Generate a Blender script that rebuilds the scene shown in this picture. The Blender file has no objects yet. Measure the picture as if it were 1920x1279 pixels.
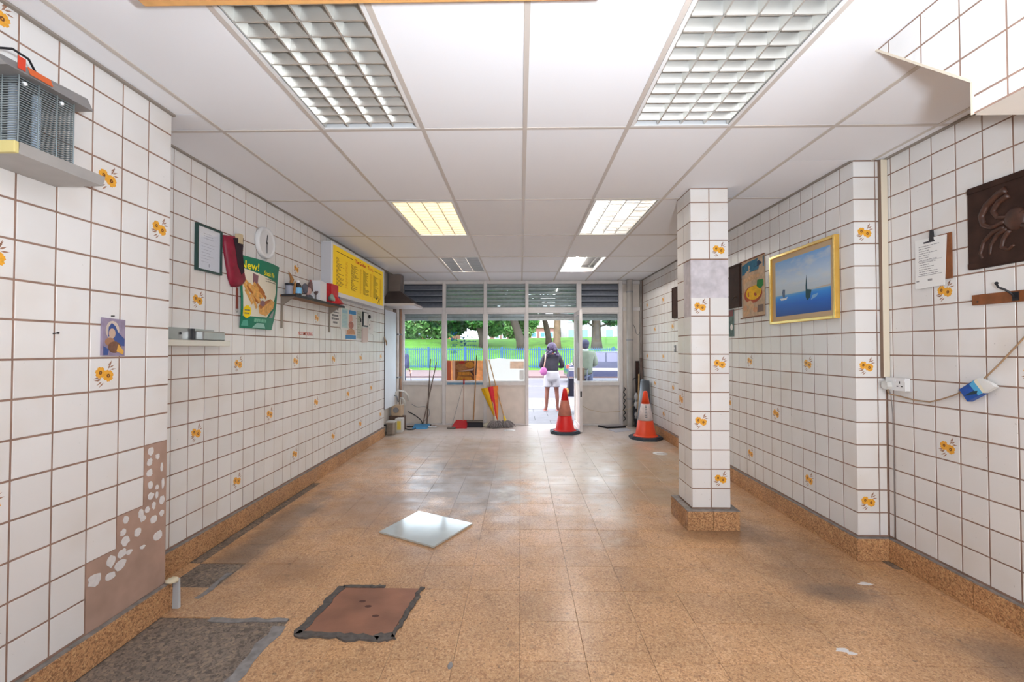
import bpy, bmesh, math, random
from mathutils import Vector, Matrix
random.seed(7)
R = math.radians
scene = bpy.context.scene
COL = scene.collection

# ---------------------------------------------------------------- camera, sky, lights, exposure
cam_d = bpy.data.cameras.new('camera'); cam = bpy.data.objects.new('camera', cam_d); COL.objects.link(cam)
cam_d.sensor_width = 36.0; cam_d.lens = 16.0; cam_d.clip_start = 0.05; cam_d.clip_end = 500
cam.location = (0, 0, 1.44)
cam.rotation_euler = (R(90 + 1.0407), 0, R(1.0742))
scene.camera = cam
scene.view_settings.view_transform = 'Standard'; scene.view_settings.look = 'None'
scene.view_settings.gamma = 1.0; scene.view_settings.use_curve_mapping = False
scene.view_settings.exposure = 0.52

w = bpy.data.worlds.new('sky'); scene.world = w; w.use_nodes = True
wn = w.node_tree.nodes; wl = w.node_tree.links
bg = wn['Background']
sky = wn.new('ShaderNodeTexSky'); sky.sky_type = 'NISHITA'; sky.sun_disc = False
sky.sun_elevation = R(48); sky.sun_rotation = R(200); sky.dust_density = 4.0; sky.air_density = 1.0
skm = wn.new('ShaderNodeMix'); skm.data_type = 'RGBA'; skm.inputs[0].default_value = 0.72
wl.new(sky.outputs[0], skm.inputs[6]); skm.inputs[7].default_value = (9.5, 9.8, 10.6, 1)   # thin white cloud
wl.new(skm.outputs[2], bg.inputs[0]); bg.inputs[1].default_value = 0.44

sd = bpy.data.lights.new('sun', 'SUN'); so = bpy.data.objects.new('sun', sd); COL.objects.link(so)
sd.energy = 0.9; sd.angle = R(25); sd.color = (1, .97, .92); so.rotation_euler = (R(38), R(-16), 0); so.location = (0, 14, 20)

# soft fill light added behind the photographer, set in a made-up window opening
ad = bpy.data.lights.new('rear_fill_light', 'AREA'); ao = bpy.data.objects.new('rear_fill_light', ad); COL.objects.link(ao)
ad.shape = 'RECTANGLE'; ad.size = 1.5; ad.size_y = 1.5; ad.energy = 24; ad.color = (.96, .98, 1.0)
ao.location = (1.3, -1.70, 1.45); ao.rotation_euler = (R(90), 0, 0)
# the photographer's flash beside the lens
fd = bpy.data.lights.new('camera_flash', 'AREA'); fo = bpy.data.objects.new('camera_flash', fd); COL.objects.link(fo)
fd.shape = 'DISK'; fd.size = 0.16; fd.energy = 76; fd.color = (.82, .91, 1.0); fo.location = (.42, -.05, 1.52)
fo.rotation_euler = (R(90 + 62), 0, 0)        # head tilted up towards the ceiling in front
cy = scene.cycles
cy.max_bounces = 4; cy.diffuse_bounces = 3; cy.adaptive_threshold = 0.09; cy.glossy_bounces = 2; cy.transparent_max_bounces = 6; cy.caustics_reflective = False; cy.caustics_refractive = False

# ---------------------------------------------------------------- helpers
def lin(c):
    return tuple(((x/255)/12.92 if x/255 <= .04045 else ((x/255+.055)/1.055)**2.4) for x in c)
MATS = {}
def mat(name, col, rough=.5, metal=0, var=0, vscale=30, bump=0, bscale=200, spec=.5, emit=0, rnd=0, coat=0):
    if name in MATS: return MATS[name]
    m = bpy.data.materials.new(name); m.use_nodes = True; MATS[name] = m
    nt = m.node_tree; N = nt.nodes; L = nt.links; b = N['Principled BSDF']
    c = lin(col) + (1,)
    b.inputs['Base Color'].default_value = c; b.inputs['Roughness'].default_value = rough
    b.inputs['Metallic'].default_value = metal; b.inputs['Specular IOR Level'].default_value = spec
    if coat: b.inputs['Coat Weight'].default_value = coat
    if emit:
        b.inputs['Emission Color'].default_value = c; b.inputs['Emission Strength'].default_value = emit
    m.diffuse_color = c
    if var or bump or rnd:
        g = N.new('ShaderNodeNewGeometry')
    last = None
    if var:
        n = N.new('ShaderNodeTexNoise'); n.inputs['Scale'].default_value = vscale; n.inputs['Detail'].default_value = 2
        L.new(g.outputs['Position'], n.inputs['Vector'])
        r = N.new('ShaderNodeMapRange'); r.inputs[1].default_value = .3; r.inputs[2].default_value = .7
        r.inputs[3].default_value = 1-var; r.inputs[4].default_value = 1+var*.6
        L.new(n.outputs['Fac'], r.inputs[0]); last = r.outputs[0]
    if rnd:
        oi = N.new('ShaderNodeObjectInfo')
        r2 = N.new('ShaderNodeMapRange'); r2.inputs[3].default_value = 1-rnd; r2.inputs[4].default_value = 1+rnd*.4
        L.new(oi.outputs['Random'], r2.inputs[0])
        if last:
            mu = N.new('ShaderNodeMath'); mu.operation = 'MULTIPLY'; L.new(last, mu.inputs[0]); L.new(r2.outputs[0], mu.inputs[1]); last = mu.outputs[0]
        else: last = r2.outputs[0]
    if last:
        v = N.new('ShaderNodeVectorMath'); v.operation = 'SCALE'; v.inputs[0].default_value = c[:3]
        L.new(last, v.inputs['Scale']); L.new(v.outputs[0], b.inputs['Base Color'])
    if bump:
        n2 = N.new('ShaderNodeTexNoise'); n2.inputs['Scale'].default_value = bscale; n2.inputs['Detail'].default_value = 1
        L.new(g.outputs['Position'], n2.inputs['Vector'])
        bp = N.new('ShaderNodeBump'); bp.inputs['Strength'].default_value = bump; bp.inputs['Distance'].default_value = .002
        L.new(n2.outputs['Fac'], bp.inputs['Height']); L.new(bp.outputs[0], b.inputs['Normal'])
    return m

class MB:
    """collects shapes (in world coordinates) and links them as one mesh object"""
    def __init__(s): s.v = []; s.f = []; s.mi = []; s.sm = []
    def add(s, vs, fs, mi=0, smooth=False):
        o = len(s.v); s.v += [tuple(p) for p in vs]
        for f in fs: s.f.append([i+o for i in f]); s.mi.append(mi); s.sm.append(smooth)
        return s
    def box(s, x0, x1, y0, y1, z0, z1, mi=0):
        return s.add([(x0,y0,z0),(x1,y0,z0),(x1,y1,z0),(x0,y1,z0),(x0,y0,z1),(x1,y0,z1),(x1,y1,z1),(x0,y1,z1)],
                     [(0,3,2,1),(4,5,6,7),(0,1,5,4),(1,2,6,5),(2,3,7,6),(3,0,4,7)], mi)
    def bbox(s, x0, x1, y0, y1, z0, z1, b=.004, mi=0):
        """box with chamfered edges"""
        bm = bmesh.new(); bmesh.ops.create_cube(bm, size=1)
        for v in bm.verts: v.co = Vector(((x0+x1)/2+v.co.x*(x1-x0), (y0+y1)/2+v.co.y*(y1-y0), (z0+z1)/2+v.co.z*(z1-z0)))
        bmesh.ops.bevel(bm, geom=bm.edges[:], offset=b, segments=2, affect='EDGES', profile=.5)
        bm.verts.index_update()
        s.add([v.co for v in bm.verts], [[v.index for v in f.verts] for f in bm.faces], mi); bm.free(); return s
    def hexa(s, lo, hi, mi=0):
        """4 bottom points, 4 top points (both counter-clockwise from above)"""
        return s.add(list(lo)+list(hi), [(0,3,2,1),(4,5,6,7),(0,1,5,4),(1,2,6,5),(2,3,7,6),(3,0,4,7)], mi)
    def cyl(s, p0, p1, r0, r1=None, n=12, mi=0, caps=True, smooth=True):
        r1 = r0 if r1 is None else r1
        p0 = Vector(p0); p1 = Vector(p1); d = (p1-p0).normalized()
        a = d.orthogonal().normalized(); b = d.cross(a)
        vs = []
        for p, r in ((p0, r0), (p1, r1)):
            for i in range(n):
                t = 2*math.pi*i/n; vs.append(p + a*(r*math.cos(t)) + b*(r*math.sin(t)))
        s.add(vs, [(i, (i+1) % n, n+(i+1) % n, n+i) for i in range(n)], mi, smooth)
        if caps: s.add(vs, [list(range(n))[::-1], list(range(n, 2*n))], mi)
        return s
    def tube(s, pts, r, n=8, mi=0, taper=None):
        pts = [Vector(p) for p in pts]; k = len(pts); vs = []
        a = None
        for i, p in enumerate(pts):
            d = (pts[min(i+1, k-1)] - pts[max(i-1, 0)]).normalized()
            if a is None: a = d.orthogonal().normalized()
            a = (a - d*a.dot(d)).normalized(); b = d.cross(a)
            rr = r if taper is None else taper[i]
            for j in range(n):
                t = 2*math.pi*j/n; vs.append(p + a*(rr*math.cos(t)) + b*(rr*math.sin(t)))
        fs = [(i*n+j, i*n+(j+1) % n, (i+1)*n+(j+1) % n, (i+1)*n+j) for i in range(k-1) for j in range(n)]
        fs += [list(range(n))[::-1], list(range((k-1)*n, k*n))]
        return s.add(vs, fs, mi, True)
    def lathe(s, prof, c=(0,0,0), n=20, mi=0, smooth=True, rot=None, mis=None):
        vs = []; k = len(prof)
        for r, z in prof:
            for j in range(n):
                t = 2*math.pi*j/n; p = Vector((r*math.cos(t), r*math.sin(t), z))
                if rot is not None: p = rot @ p
                vs.append(p + Vector(c))
        o = len(s.v); s.v += [tuple(p) for p in vs]
        for i in range(k-1):
            for j in range(n):
                s.f.append([o+i*n+j, o+i*n+(j+1) % n, o+(i+1)*n+(j+1) % n, o+(i+1)*n+j]); s.mi.append(mis[i] if mis else mi); s.sm.append(smooth)
        for ring, rev in ((0, True), (k-1, False)):
            if prof[ring][0] > 1e-5:
                f = [o+ring*n+j for j in range(n)]; s.f.append(f[::-1] if rev else f); s.mi.append((mis[0] if rev else mis[-1]) if mis else mi); s.sm.append(False)
        return s
    def ball(s, c, r, n=12, mi=0, rot=None, noise=0):
        r = (r, r, r) if isinstance(r, (int, float)) else r
        vs = []; m = max(6, n//2+2)
        for i in range(m+1):
            ph = math.pi*i/m
            for j in range(n):
                t = 2*math.pi*j/n; k = 1+random.uniform(-noise, noise)
                p = Vector((r[0]*math.sin(ph)*math.cos(t)*k, r[1]*math.sin(ph)*math.sin(t)*k, -r[2]*math.cos(ph)*k))
                if rot is not None: p = rot @ p
                vs.append(p+Vector(c))
        return s.add(vs, [(i*n+j, i*n+(j+1) % n, (i+1)*n+(j+1) % n, (i+1)*n+j) for i in range(m) for j in range(n)], mi, True)
    def prism(s, poly, P, w0, w1, mi=0):
        """polygon (u,v), counter-clockwise seen from +w, extruded from w0 to w1; P maps (u,v,w) to the world"""
        n = len(poly)
        vs = [P(u, v, w0) for u, v in poly]+[P(u, v, w1) for u, v in poly]
        return s.add(vs, [list(range(n))[::-1], list(range(n, 2*n))]+[(i, (i+1) % n, n+(i+1) % n, n+i) for i in range(n)], mi)
    def flat(s, poly, P, w, mi=0):
        return s.add([P(u, v, w) for u, v in poly], [list(range(len(poly)))], mi)
    def grid(s, fn, nu, nv, mi=0, smooth=True, mfn=None):
        vs = [fn(i/nu, j/nv) for j in range(nv+1) for i in range(nu+1)]
        o = len(s.v); s.v += [tuple(p) for p in vs]
        for j in range(nv):
            for i in range(nu):
                a = o+j*(nu+1)+i; s.f.append([a, a+1, a+nu+2, a+nu+1]); s.sm.append(smooth)
                s.mi.append(mfn((i+.5)/nu, (j+.5)/nv) if mfn else mi)
        return s
    def mesh(s, name, mats, off=(0,0,0)):
        me = bpy.data.meshes.new(name)
        me.from_pydata([(x-off[0], y-off[1], z-off[2]) for x, y, z in s.v], [], s.f)
        for m in (mats if isinstance(mats, (list, tuple)) else [mats]): me.materials.append(m)
        me.polygons.foreach_set('material_index', s.mi); me.polygons.foreach_set('use_smooth', s.sm)
        me.update(); return me
    def build(s, name, mats, parent=None, at=None, solid=False):
        """parent: the root's location is the origin of all its parts"""
        off = wloc(parent) if parent is not None else (at or (0, 0, 0))
        me = s.mesh(name, mats, off)
        if solid:
            bm = bmesh.new(); bm.from_mesh(me); bmesh.ops.recalc_face_normals(bm, faces=bm.faces[:]); bm.to_mesh(me); bm.free()
        o = bpy.data.objects.new(name, me); COL.objects.link(o)
        if parent is not None: o.parent = parent
        else: o.location = off
        return o
def wloc(o):
    p = Vector((0, 0, 0))
    while o is not None: p += o.location; o = o.parent
    return tuple(p)
def tag(o, label=None, cat=None, group=None, kind=None):
    if label: o['label'] = label
    if cat: o['category'] = cat
    if group: o['group'] = group
    if kind: o['kind'] = kind
    return o
def thing(name, label, cat, loc, group=None):
    o = bpy.data.objects.new(name, None); COL.objects.link(o); o.location = loc; o.empty_display_size = .1
    return tag(o, label, cat, group)
def struct(name, label=None, loc=(0, 0, 0)):
    o = bpy.data.objects.new(name, None); COL.objects.link(o); o.location = loc; o.empty_display_size = .1
    return tag(o, label, None, None, 'structure')
def sobj(mb, name, mats, label=None, parent=None):
    o = mb.build(name, mats, parent)
    if parent is None: tag(o, label, None, None, 'structure')
    return o
def copy_tree(o, parent=None):
    c = o.copy(); COL.objects.link(c); c.parent = parent
    for ch in list(o.children): copy_tree(ch, c)
    return c
# wall frames: u runs to the viewer's right, v up, w out of the wall
LEFT = lambda X: (lambda u, v, w: (X+w, u, v))
RIGHT = lambda X: (lambda u, v, w: (X-w, -u, v))
FRONT = lambda Y: (lambda u, v, w: (u, Y-w, v))
def rect(u0, v0, u1, v1): return [(u0, v0), (u1, v0), (u1, v1), (u0, v1)]
def ell(cu, cv, ru, rv, n=16, a0=0): return [(cu+ru*math.cos(a0+2*math.pi*i/n), cv+rv*math.sin(a0+2*math.pi*i/n)) for i in range(n)]
def text(s, P, u, v, w, size, m, parent, name='lettering', sx=1.0, align='LEFT', mirror=False, bold=0):
    """flat lettering as a mesh on a wall frame"""
    cu = bpy.data.curves.new('t', 'FONT'); cu.body = s; cu.size = size; cu.align_x = align; cu.offset = bold*size; cu.resolution_u = 2
    t = bpy.data.objects.new('t', cu); COL.objects.link(t)
    me = bpy.data.meshes.new_from_object(t)
    bpy.data.objects.remove(t); bpy.data.curves.remove(cu)
    off = Vector(wloc(parent))
    for q in me.vertices:
        x = q.co.x*sx*(-1 if mirror else 1)
        q.co = Vector(P(u+x, v+q.co.y, w)) - off
    me.materials.clear(); me.materials.append(m); me.name = name
    o = bpy.data.objects.new(name, me); COL.objects.link(o); o.parent = parent
    return o
def lines(mb, P, u0, u1, v1, v0, w, rows, h, mi=0, ragged=.3, seed=1):
    """rows of illegible small print: short dashes"""
    rg = random.Random(seed)
    for i in range(rows):
        v = v1-(v1-v0)*(i+.5)/rows; u = u0; end = u0+(u1-u0)*(1-rg.random()*ragged)
        while u < end:
            l = (u1-u0)*rg.uniform(.06, .2); e = min(u+l, end)
            mb.flat(rect(u, v-h/2, e, v+h/2), P, w, mi); u = e+(u1-u0)*.025
    return mb
def skin(name, verts, edges, m, parent, sub=2, root=0):
    """verts: (x,y,z,r) or (x,y,z,rx,ry) in world coordinates; a continuous skinned surface"""
    off = Vector(wloc(parent))
    me = bpy.data.meshes.new(name); me.from_pydata([Vector(v[:3])-off for v in verts], edges, [])
    o = bpy.data.objects.new(name, me); COL.objects.link(o)
    md = o.modifiers.new('skin', 'SKIN'); md.use_smooth_shade = True
    lay = me.skin_vertices[0] if me.skin_vertices else None
    roots = {root} if isinstance(root, int) else set(root)
    for i, v in enumerate(verts):
        lay.data[i].radius = (v[3], v[4] if len(v) > 4 else v[3]); lay.data[i].use_root = i in roots
    s = o.modifiers.new('sub', 'SUBSURF'); s.levels = sub; s.render_levels = sub
    dg = bpy.context.evaluated_depsgraph_get(); dg.update()
    me2 = bpy.data.meshes.new_from_object(o.evaluated_get(dg)); me2.materials.clear(); me2.materials.append(m); me2.name = name
    for p in me2.polygons: p.use_smooth = True; p.material_index = 0
    bpy.data.objects.remove(o); bpy.data.meshes.remove(me)
    o = bpy.data.objects.new(name, me2); COL.objects.link(o); o.parent = parent
    return o
# ---------------------------------------------------------------- surface materials
def chip_mat(name, base, dark, light, scale, rough=.45, stains_and_sheen=None, coat=0.0, dthr=.2, lthr=.82):
    m = bpy.data.materials.new(name); m.use_nodes = True; MATS[name] = m
    nt = m.node_tree; N = nt.nodes; L = nt.links; b = N['Principled BSDF']
    g = N.new('ShaderNodeNewGeometry')
    def mix(fac, a, c, blend='MIX'):
        x = N.new('ShaderNodeMix'); x.data_type = 'RGBA'; x.blend_type = blend
        for sock, val in ((x.inputs[0], fac), (x.inputs[6], a), (x.inputs[7], c)):
            if isinstance(val, (int, float)): sock.default_value = val
            elif isinstance(val, tuple): sock.default_value = val
            else: L.new(val, sock)
        return x.outputs[2]
    def mrange(val, a, bb, c, d, smooth=False):
        r = N.new('ShaderNodeMapRange'); r.inputs[1].default_value = a; r.inputs[2].default_value = bb; r.inputs[3].default_value = c; r.inputs[4].default_value = d
        if smooth: r.interpolation_type = 'SMOOTHSTEP'
        L.new(val, r.inputs[0]); return r.outputs[0]
    def math_(op, a, bb=0.0):
        x = N.new('ShaderNodeMath'); x.operation = op; x.use_clamp = op == 'MULTIPLY'
        for sock, val in ((x.inputs[0], a), (x.inputs[1], bb)):
            if isinstance(val, (int, float)): sock.default_value = val
            else: L.new(val, sock)
        return x.outputs[0]
    def noise(scale, detail=5, rough_=.6):
        n = N.new('ShaderNodeTexNoise'); n.inputs['Scale'].default_value = scale; n.inputs['Detail'].default_value = detail; n.inputs['Roughness'].default_value = rough_
        L.new(g.outputs['Position'], n.inputs['Vector']); return n.outputs['Fac']
    vo = N.new('ShaderNodeTexVoronoi'); vo.inputs['Scale'].default_value = scale; L.new(g.outputs['Position'], vo.inputs['Vector'])
    sp = N.new('ShaderNodeSeparateColor'); L.new(vo.outputs['Color'], sp.inputs[0])
    vo2 = N.new('ShaderNodeTexVoronoi'); vo2.inputs['Scale'].default_value = scale*2.3; L.new(g.outputs['Position'], vo2.inputs['Vector'])
    sp2 = N.new('ShaderNodeSeparateColor'); L.new(vo2.outputs['Color'], sp2.inputs[0])
    B = lin(base)+(1,); D = lin(dark)+(1,); T = lin(light)+(1,)
    c = mix(mrange(sp2.outputs[0], 0, 1, 0, .45), B, T)
    c = mix(mrange(sp2.outputs[1], .75, .8, 0, .55), c, D)
    c = mix(mrange(sp.outputs[0], lthr, lthr+.03, 0, .65), c, T)
    c = mix(mrange(sp.outputs[1], 1-dthr, 1-dthr+.03, 0, .6), c, D)
    oi = N.new('ShaderNodeObjectInfo')
    sc = N.new('ShaderNodeVectorMath'); sc.operation = 'SCALE'; L.new(c, sc.inputs[0])
    L.new(math_('ADD', mrange(oi.outputs['Random'], 0, 1, -.07, .05), mrange(noise(2.2, 2), .3, .7, .82, 1.08)), sc.inputs['Scale']); c = sc.outputs[0]
    rg = None
    if stains_and_sheen:
        sx = N.new('ShaderNodeSeparateXYZ'); L.new(g.outputs['Position'], sx.inputs[0])
        wob = mrange(noise(1.9, 4, .68), 0, 1, -.9, .9)
        for cx, cy, rx, ry, colr, fac, ns in stains_and_sheen:
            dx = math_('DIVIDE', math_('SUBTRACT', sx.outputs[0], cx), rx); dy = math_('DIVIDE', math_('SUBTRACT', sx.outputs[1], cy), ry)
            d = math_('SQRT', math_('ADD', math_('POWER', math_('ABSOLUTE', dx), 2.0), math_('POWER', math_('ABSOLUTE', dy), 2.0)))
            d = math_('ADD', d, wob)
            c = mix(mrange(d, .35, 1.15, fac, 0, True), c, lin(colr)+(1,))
        # scattered scuffs over the whole floor
        c = mix(mrange(noise(7.0, 3, .72), .60, .74, 0, .4), c, lin((98, 74, 58))+(1,))
        c = mix(mrange(noise(26.0, 1, .6), .69, .76, 0, .5), c, lin((70, 56, 48))+(1,))
    L.new(c, b.inputs['Base Color'])
    L.new(mrange(noise(5, 1), .3, .7, rough-.1, rough+.12), b.inputs['Roughness'])
    b.inputs['Coat Weight'].default_value = coat; b.inputs['Coat Roughness'].default_value = .22
    return m

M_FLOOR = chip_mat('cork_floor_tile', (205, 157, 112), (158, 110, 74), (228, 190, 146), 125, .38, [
    (.2, 7.4, 3.2, 2.6, (206, 192, 176), .75, 1.4), (-.6, 5.0, .75, 1.3, (116, 105, 96), .8, 2.2), (-1.35, 4.2, .6, .7, (150, 118, 92), .6, 2.5), (-.75, 6.6, 1.2, .9, (150, 132, 120), .5, 1.6),  # first entry paints the shopfront daylight on the floor as a pale tone
    (.6, 6.0, .85, 2.2, (220, 208, 190), .8, 1.7), (1.55, 5.6, .7, 1.6, (176, 152, 112), .5, 1.8), (0, 8.4, 3.4, 1.9, (226, 214, 208), .85, 1.4),  # first: worn lane, paled further by painted daylight; last: painted sheen by the door
    (1.95, 3.15, .35, .7, (110, 88, 72), .38, 2.0), (1.9, 2.75, .25, .12, (104, 90, 82), .55, 3.0), (2.35, 2.15, .35, .25, (112, 98, 90), .6, 3.0),
    (1.55, 3.65, .5, .25, (110, 86, 68), .5, 2.5), (-1.95, 3.6, .2, 1.2, (96, 82, 72), .65, 2.2),
    (1.1, 4.6, .8, .4, (165, 140, 110), .5, 2.0), (-1.5, 2.95, .3, .25, (150, 112, 80), .5, 2.6)], coat=.25)
M_SKIRT = chip_mat('cork_skirting', (192, 140, 96), (122, 80, 52), (218, 178, 130), 120, .5, None, dthr=.27, lthr=.8)
M_SCREED = chip_mat('dark_screed', (124, 112, 102), (84, 74, 68), (160, 140, 120), 60, .8)
M_CEMENT = mat('grey_cement', (142, 138, 136), .9, var=.25, vscale=25, bump=.6, bscale=90)

def tile_material():
    m = bpy.data.materials.new('glazed_white_tile'); m.use_nodes = True
    N = m.node_tree.nodes; L = m.node_tree.links; b = N['Principled BSDF']
    g = N.new('ShaderNodeNewGeometry'); oi = N.new('ShaderNodeObjectInfo')
    n = N.new('ShaderNodeTexNoise'); n.inputs['Scale'].default_value = 2.4; n.inputs['Detail'].default_value = 3; L.new(g.outputs['Position'], n.inputs['Vector'])
    r = N.new('ShaderNodeMapRange'); r.inputs[1].default_value = .5; r.inputs[2].default_value = .78; r.inputs[3].default_value = 0; r.inputs[4].default_value = .45; L.new(n.outputs['Fac'], r.inputs[0])
    mx = N.new('ShaderNodeMix'); mx.data_type = 'RGBA'; L.new(r.outputs[0], mx.inputs[0])
    mx.inputs[6].default_value = lin((233, 230, 227))+(1,); mx.inputs[7].default_value = lin((214, 200, 184))+(1,)
    n2 = N.new('ShaderNodeTexNoise'); n2.inputs['Scale'].default_value = 95; n2.inputs['Detail'].default_value = 0; L.new(g.outputs['Position'], n2.inputs['Vector'])
    r3 = N.new('ShaderNodeMapRange'); r3.inputs[1].default_value = .86; r3.inputs[2].default_value = .9; r3.inputs[4].default_value = .5; L.new(n2.outputs['Fac'], r3.inputs[0])
    mx2 = N.new('ShaderNodeMix'); mx2.data_type = 'RGBA'; L.new(r3.outputs[0], mx2.inputs[0]); L.new(mx.outputs[2], mx2.inputs[6]); mx2.inputs[7].default_value = lin((150, 140, 132))+(1,)
    r2 = N.new('ShaderNodeMapRange'); r2.inputs[3].default_value = .955; r2.inputs[4].default_value = 1.03; L.new(oi.outputs['Random'], r2.inputs[0])
    v = N.new('ShaderNodeVectorMath'); v.operation = 'SCALE'; L.new(mx2.outputs[2], v.inputs[0]); L.new(r2.outputs[0], v.inputs['Scale'])
    L.new(v.outputs[0], b.inputs['Base Color']); b.inputs['Roughness'].default_value = .32; b.inputs['Specular IOR Level'].default_value = .4
    return m
M_TILE = tile_material()
M_GROUT = mat('brown_grout', (156, 126, 110), .9, var=.22, vscale=14)
M_ADH = mat('tile_adhesive_bed', (176, 146, 130), .9, var=.12, vscale=9)
M_BLOB = mat('white_adhesive', (226, 222, 220), .8, var=.06, vscale=60)
M_PLASTER = mat('painted_plaster', (214, 206, 196), .8, var=.08, vscale=4)
M_CEIL = mat('ceiling_panel', (245, 246, 250), .9, rnd=.03)
M_BAR = mat('ceiling_bar_paint', (206, 197, 189), .3)
M_WHITE = mat('white_paint', (238, 238, 238), .5)
M_ALU = mat('painted_aluminium', (230, 225, 223), .38, var=.05, vscale=9)
M_STEEL = mat('brushed_steel', (176, 176, 174), .35, .9, var=.1, vscale=12)
M_DARKM = mat('dark_metal', (60, 58, 60), .5, .3)
M_BLACK = mat('black_plastic', (28, 28, 32), .5)
M_GREY = mat('grey_paint', (148, 148, 150), .5)
M_PAPER = mat('white_paper', (238, 236, 232), .8)
M_INK = mat('dark_ink', (70, 68, 72), .8)
M_WOODM = mat('mid_wood', (134, 78, 40), .5, var=.25, vscale=22)
M_DWOOD = mat('dark_wood', (58, 38, 30), .7, spec=.25, var=.3, vscale=14, bump=.3, bscale=50)
M_PALEW = mat('pale_wood', (206, 168, 120), .55, var=.15, vscale=20)
M_PETAL = mat('orange_petal_glaze', (238, 170, 52), .3, var=.12, vscale=120)
M_PCEN = mat('brown_flower_centre', (112, 62, 30), .3)
M_LEAF = mat('brown_leaf_glaze', (164, 122, 98), .3)
# ---------------------------------------------------------------- tiled walls
PITCH = .1543; JOINT = .0084; TH = .005
Z0 = 1.400 - 8*PITCH          # a bed joint of every wall
_tile_cache = {}
def tile_mesh(wd, ht):
    k = (round(wd, 4), round(ht, 4))
    if k not in _tile_cache:
        a, c, b = wd/2, ht/2, .0012
        vs = [(-a, TH, -c), (a, TH, -c), (a, TH, c), (-a, TH, c), (-a, b, -c), (a, b, -c), (a, b, c), (-a, b, c),
              (-a+b, 0, -c+b), (a-b, 0, -c+b), (a-b, 0, c-b), (-a+b, 0, c-b)]
        fs = [(0,1,5,4),(1,2,6,5),(2,3,7,6),(3,0,4,7),(4,5,9,8),(5,6,10,9),(6,7,11,10),(7,4,8,11),(8,9,10,11)]
        me = bpy.data.meshes.new('wall_tile'); me.from_pydata(vs, [], fs); me.materials.append(M_TILE); _tile_cache[k] = me
    return _tile_cache[k]
def flower_mesh():
    P = lambda u, v, w: (u, -w, v)
    mb = MB()
    def leaf(u, v, a, l, wd):
        ca, sa = math.cos(a), math.sin(a)
        pts = [(0, 0), (l*.4, -wd), (l, 0), (l*.4, wd)]
        mb.flat([(u+x*ca-y*sa, v+x*sa+y*ca) for x, y in pts], P, .0002, 2)
    for u, v, a in ((.012, .018, 1.0), (.018, .022, .5), (.02, .028, 1.3), (.012, .03, .75), (.022, .016, .1)): leaf(u, v, a, .024, .003)
    for u, v, a in ((-.012, -.014, 3.5), (-.016, -.022, 3.1), (-.01, -.026, 3.7), (-.02, -.012, 3.25), (-.004, -.03, 3.9)): leaf(u, v, a, .026, .003)
    rg = random.Random(3)
    for cu, cv, rr in ((-.017, .006, .021), (.014, -.006, .022)):
        for i in range(7):
            a = i*2*math.pi/7+rg.random()*.3
            q = [(.15, -.12), (.6, -.42), (1, -.2), (.94, 0), (1, .22), (.6, .42), (.15, .12)]
            mb.flat([(cu+rr*(x*math.cos(a)-y*math.sin(a)), cv+rr*(x*math.sin(a)+y*math.cos(a))) for x, y in q], P, .0004+i*.00004, 0)
        mb.flat(ell(cu, cv, rr*.3, rr*.33, 10), P, .0008, 1)
        mb.flat(ell(cu, cv, rr*.12, rr*.12, 6), P, .001, 0)
    mb.v = [(x*1.3, y, z*1.3) for x, y, z in mb.v]
    return mb.mesh('flower_print', [M_PETAL, M_PCEN, M_LEAF])
FLOWER = flower_mesh()
_fa = MB.__new__(MB)
def tiled(wall, P, rotz, ulines, vlines, inside=None, flowers=(), most=300, jitter=.0006):
    """tile a wall face; wall = the structure that owns the tiles; flowers = [(u,v)] centres of printed tiles"""
    rg = random.Random(hash((round(ulines[0], 2), len(ulines), rotz)) & 0xffff)
    cells = []
    for i in range(len(ulines)-1):
        for j in range(len(vlines)-1):
            u0, u1, v0, v1 = ulines[i], ulines[i+1], vlines[j], vlines[j+1]
            wd, ht = u1-u0-JOINT, v1-v0-JOINT
            if wd < .012 or ht < .012: continue
            uc, vc = (u0+u1)/2, (v0+v1)/2
            if inside and not inside(uc, vc): continue
            p = Vector(P(uc, vc, rg.uniform(-jitter, jitter)))
            cells.append(((p-Vector((0, 0, 1.44))).length + (50 if p.y < .9 else 0), p, wd, ht, uc, vc))
    cells.sort(key=lambda c: c[0])
    off = Vector(wloc(wall)); far = MB(); farf = MB()
    for k, (d, p, wd, ht, uc, vc) in enumerate(cells):
        fl = any(abs(uc-a) < .07 and abs(vc-b) < .07 for a, b in flowers)
        if k < most:
            o = bpy.data.objects.new('wall_tile', tile_mesh(wd, ht)); COL.objects.link(o); o.parent = wall
            o.location = p-off; o.rotation_euler = (rg.uniform(-.004, .004), 0, rotz+rg.uniform(-.004, .004))
            if fl:
                f = bpy.data.objects.new('flower_print', FLOWER); COL.objects.link(f); f.parent = o
                f['label'] = 'pair of orange flowers printed on the tile'
        else:
            rm = Matrix.Rotation(rotz, 3, 'Z')
            far.add([rm @ v.co + p for v in tile_mesh(wd, ht).vertices], [list(q.vertices) for q in tile_mesh(wd, ht).polygons])
            if fl:
                for q in FLOWER.polygons: farf.add([rm @ FLOWER.vertices[i].co + p for i in q.vertices], [list(range(len(q.vertices)))], q.material_index)
    if far.v: tag(far.build('far_wall_tiles', M_TILE, wall), kind='stuff')
    if farf.v: tag(farf.build('far_flower_prints', [M_PETAL, M_PCEN, M_LEAF], wall), kind='stuff')
def span(a, b, origin, pitch=PITCH):
    """joint positions between a and b on the lattice through origin, with the cut ends"""
    k0 = math.ceil((a-origin)/pitch-1e-6); out = [a]
    k = k0
    while origin+k*pitch < b-1e-6:
        q = origin+k*pitch
        if q > a+1e-6: out.append(q)
        k += 1
    return out+[b]
VL = span(.160, 2.748, Z0)
G = .0028      # the grout lies this far behind the tile faces
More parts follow.
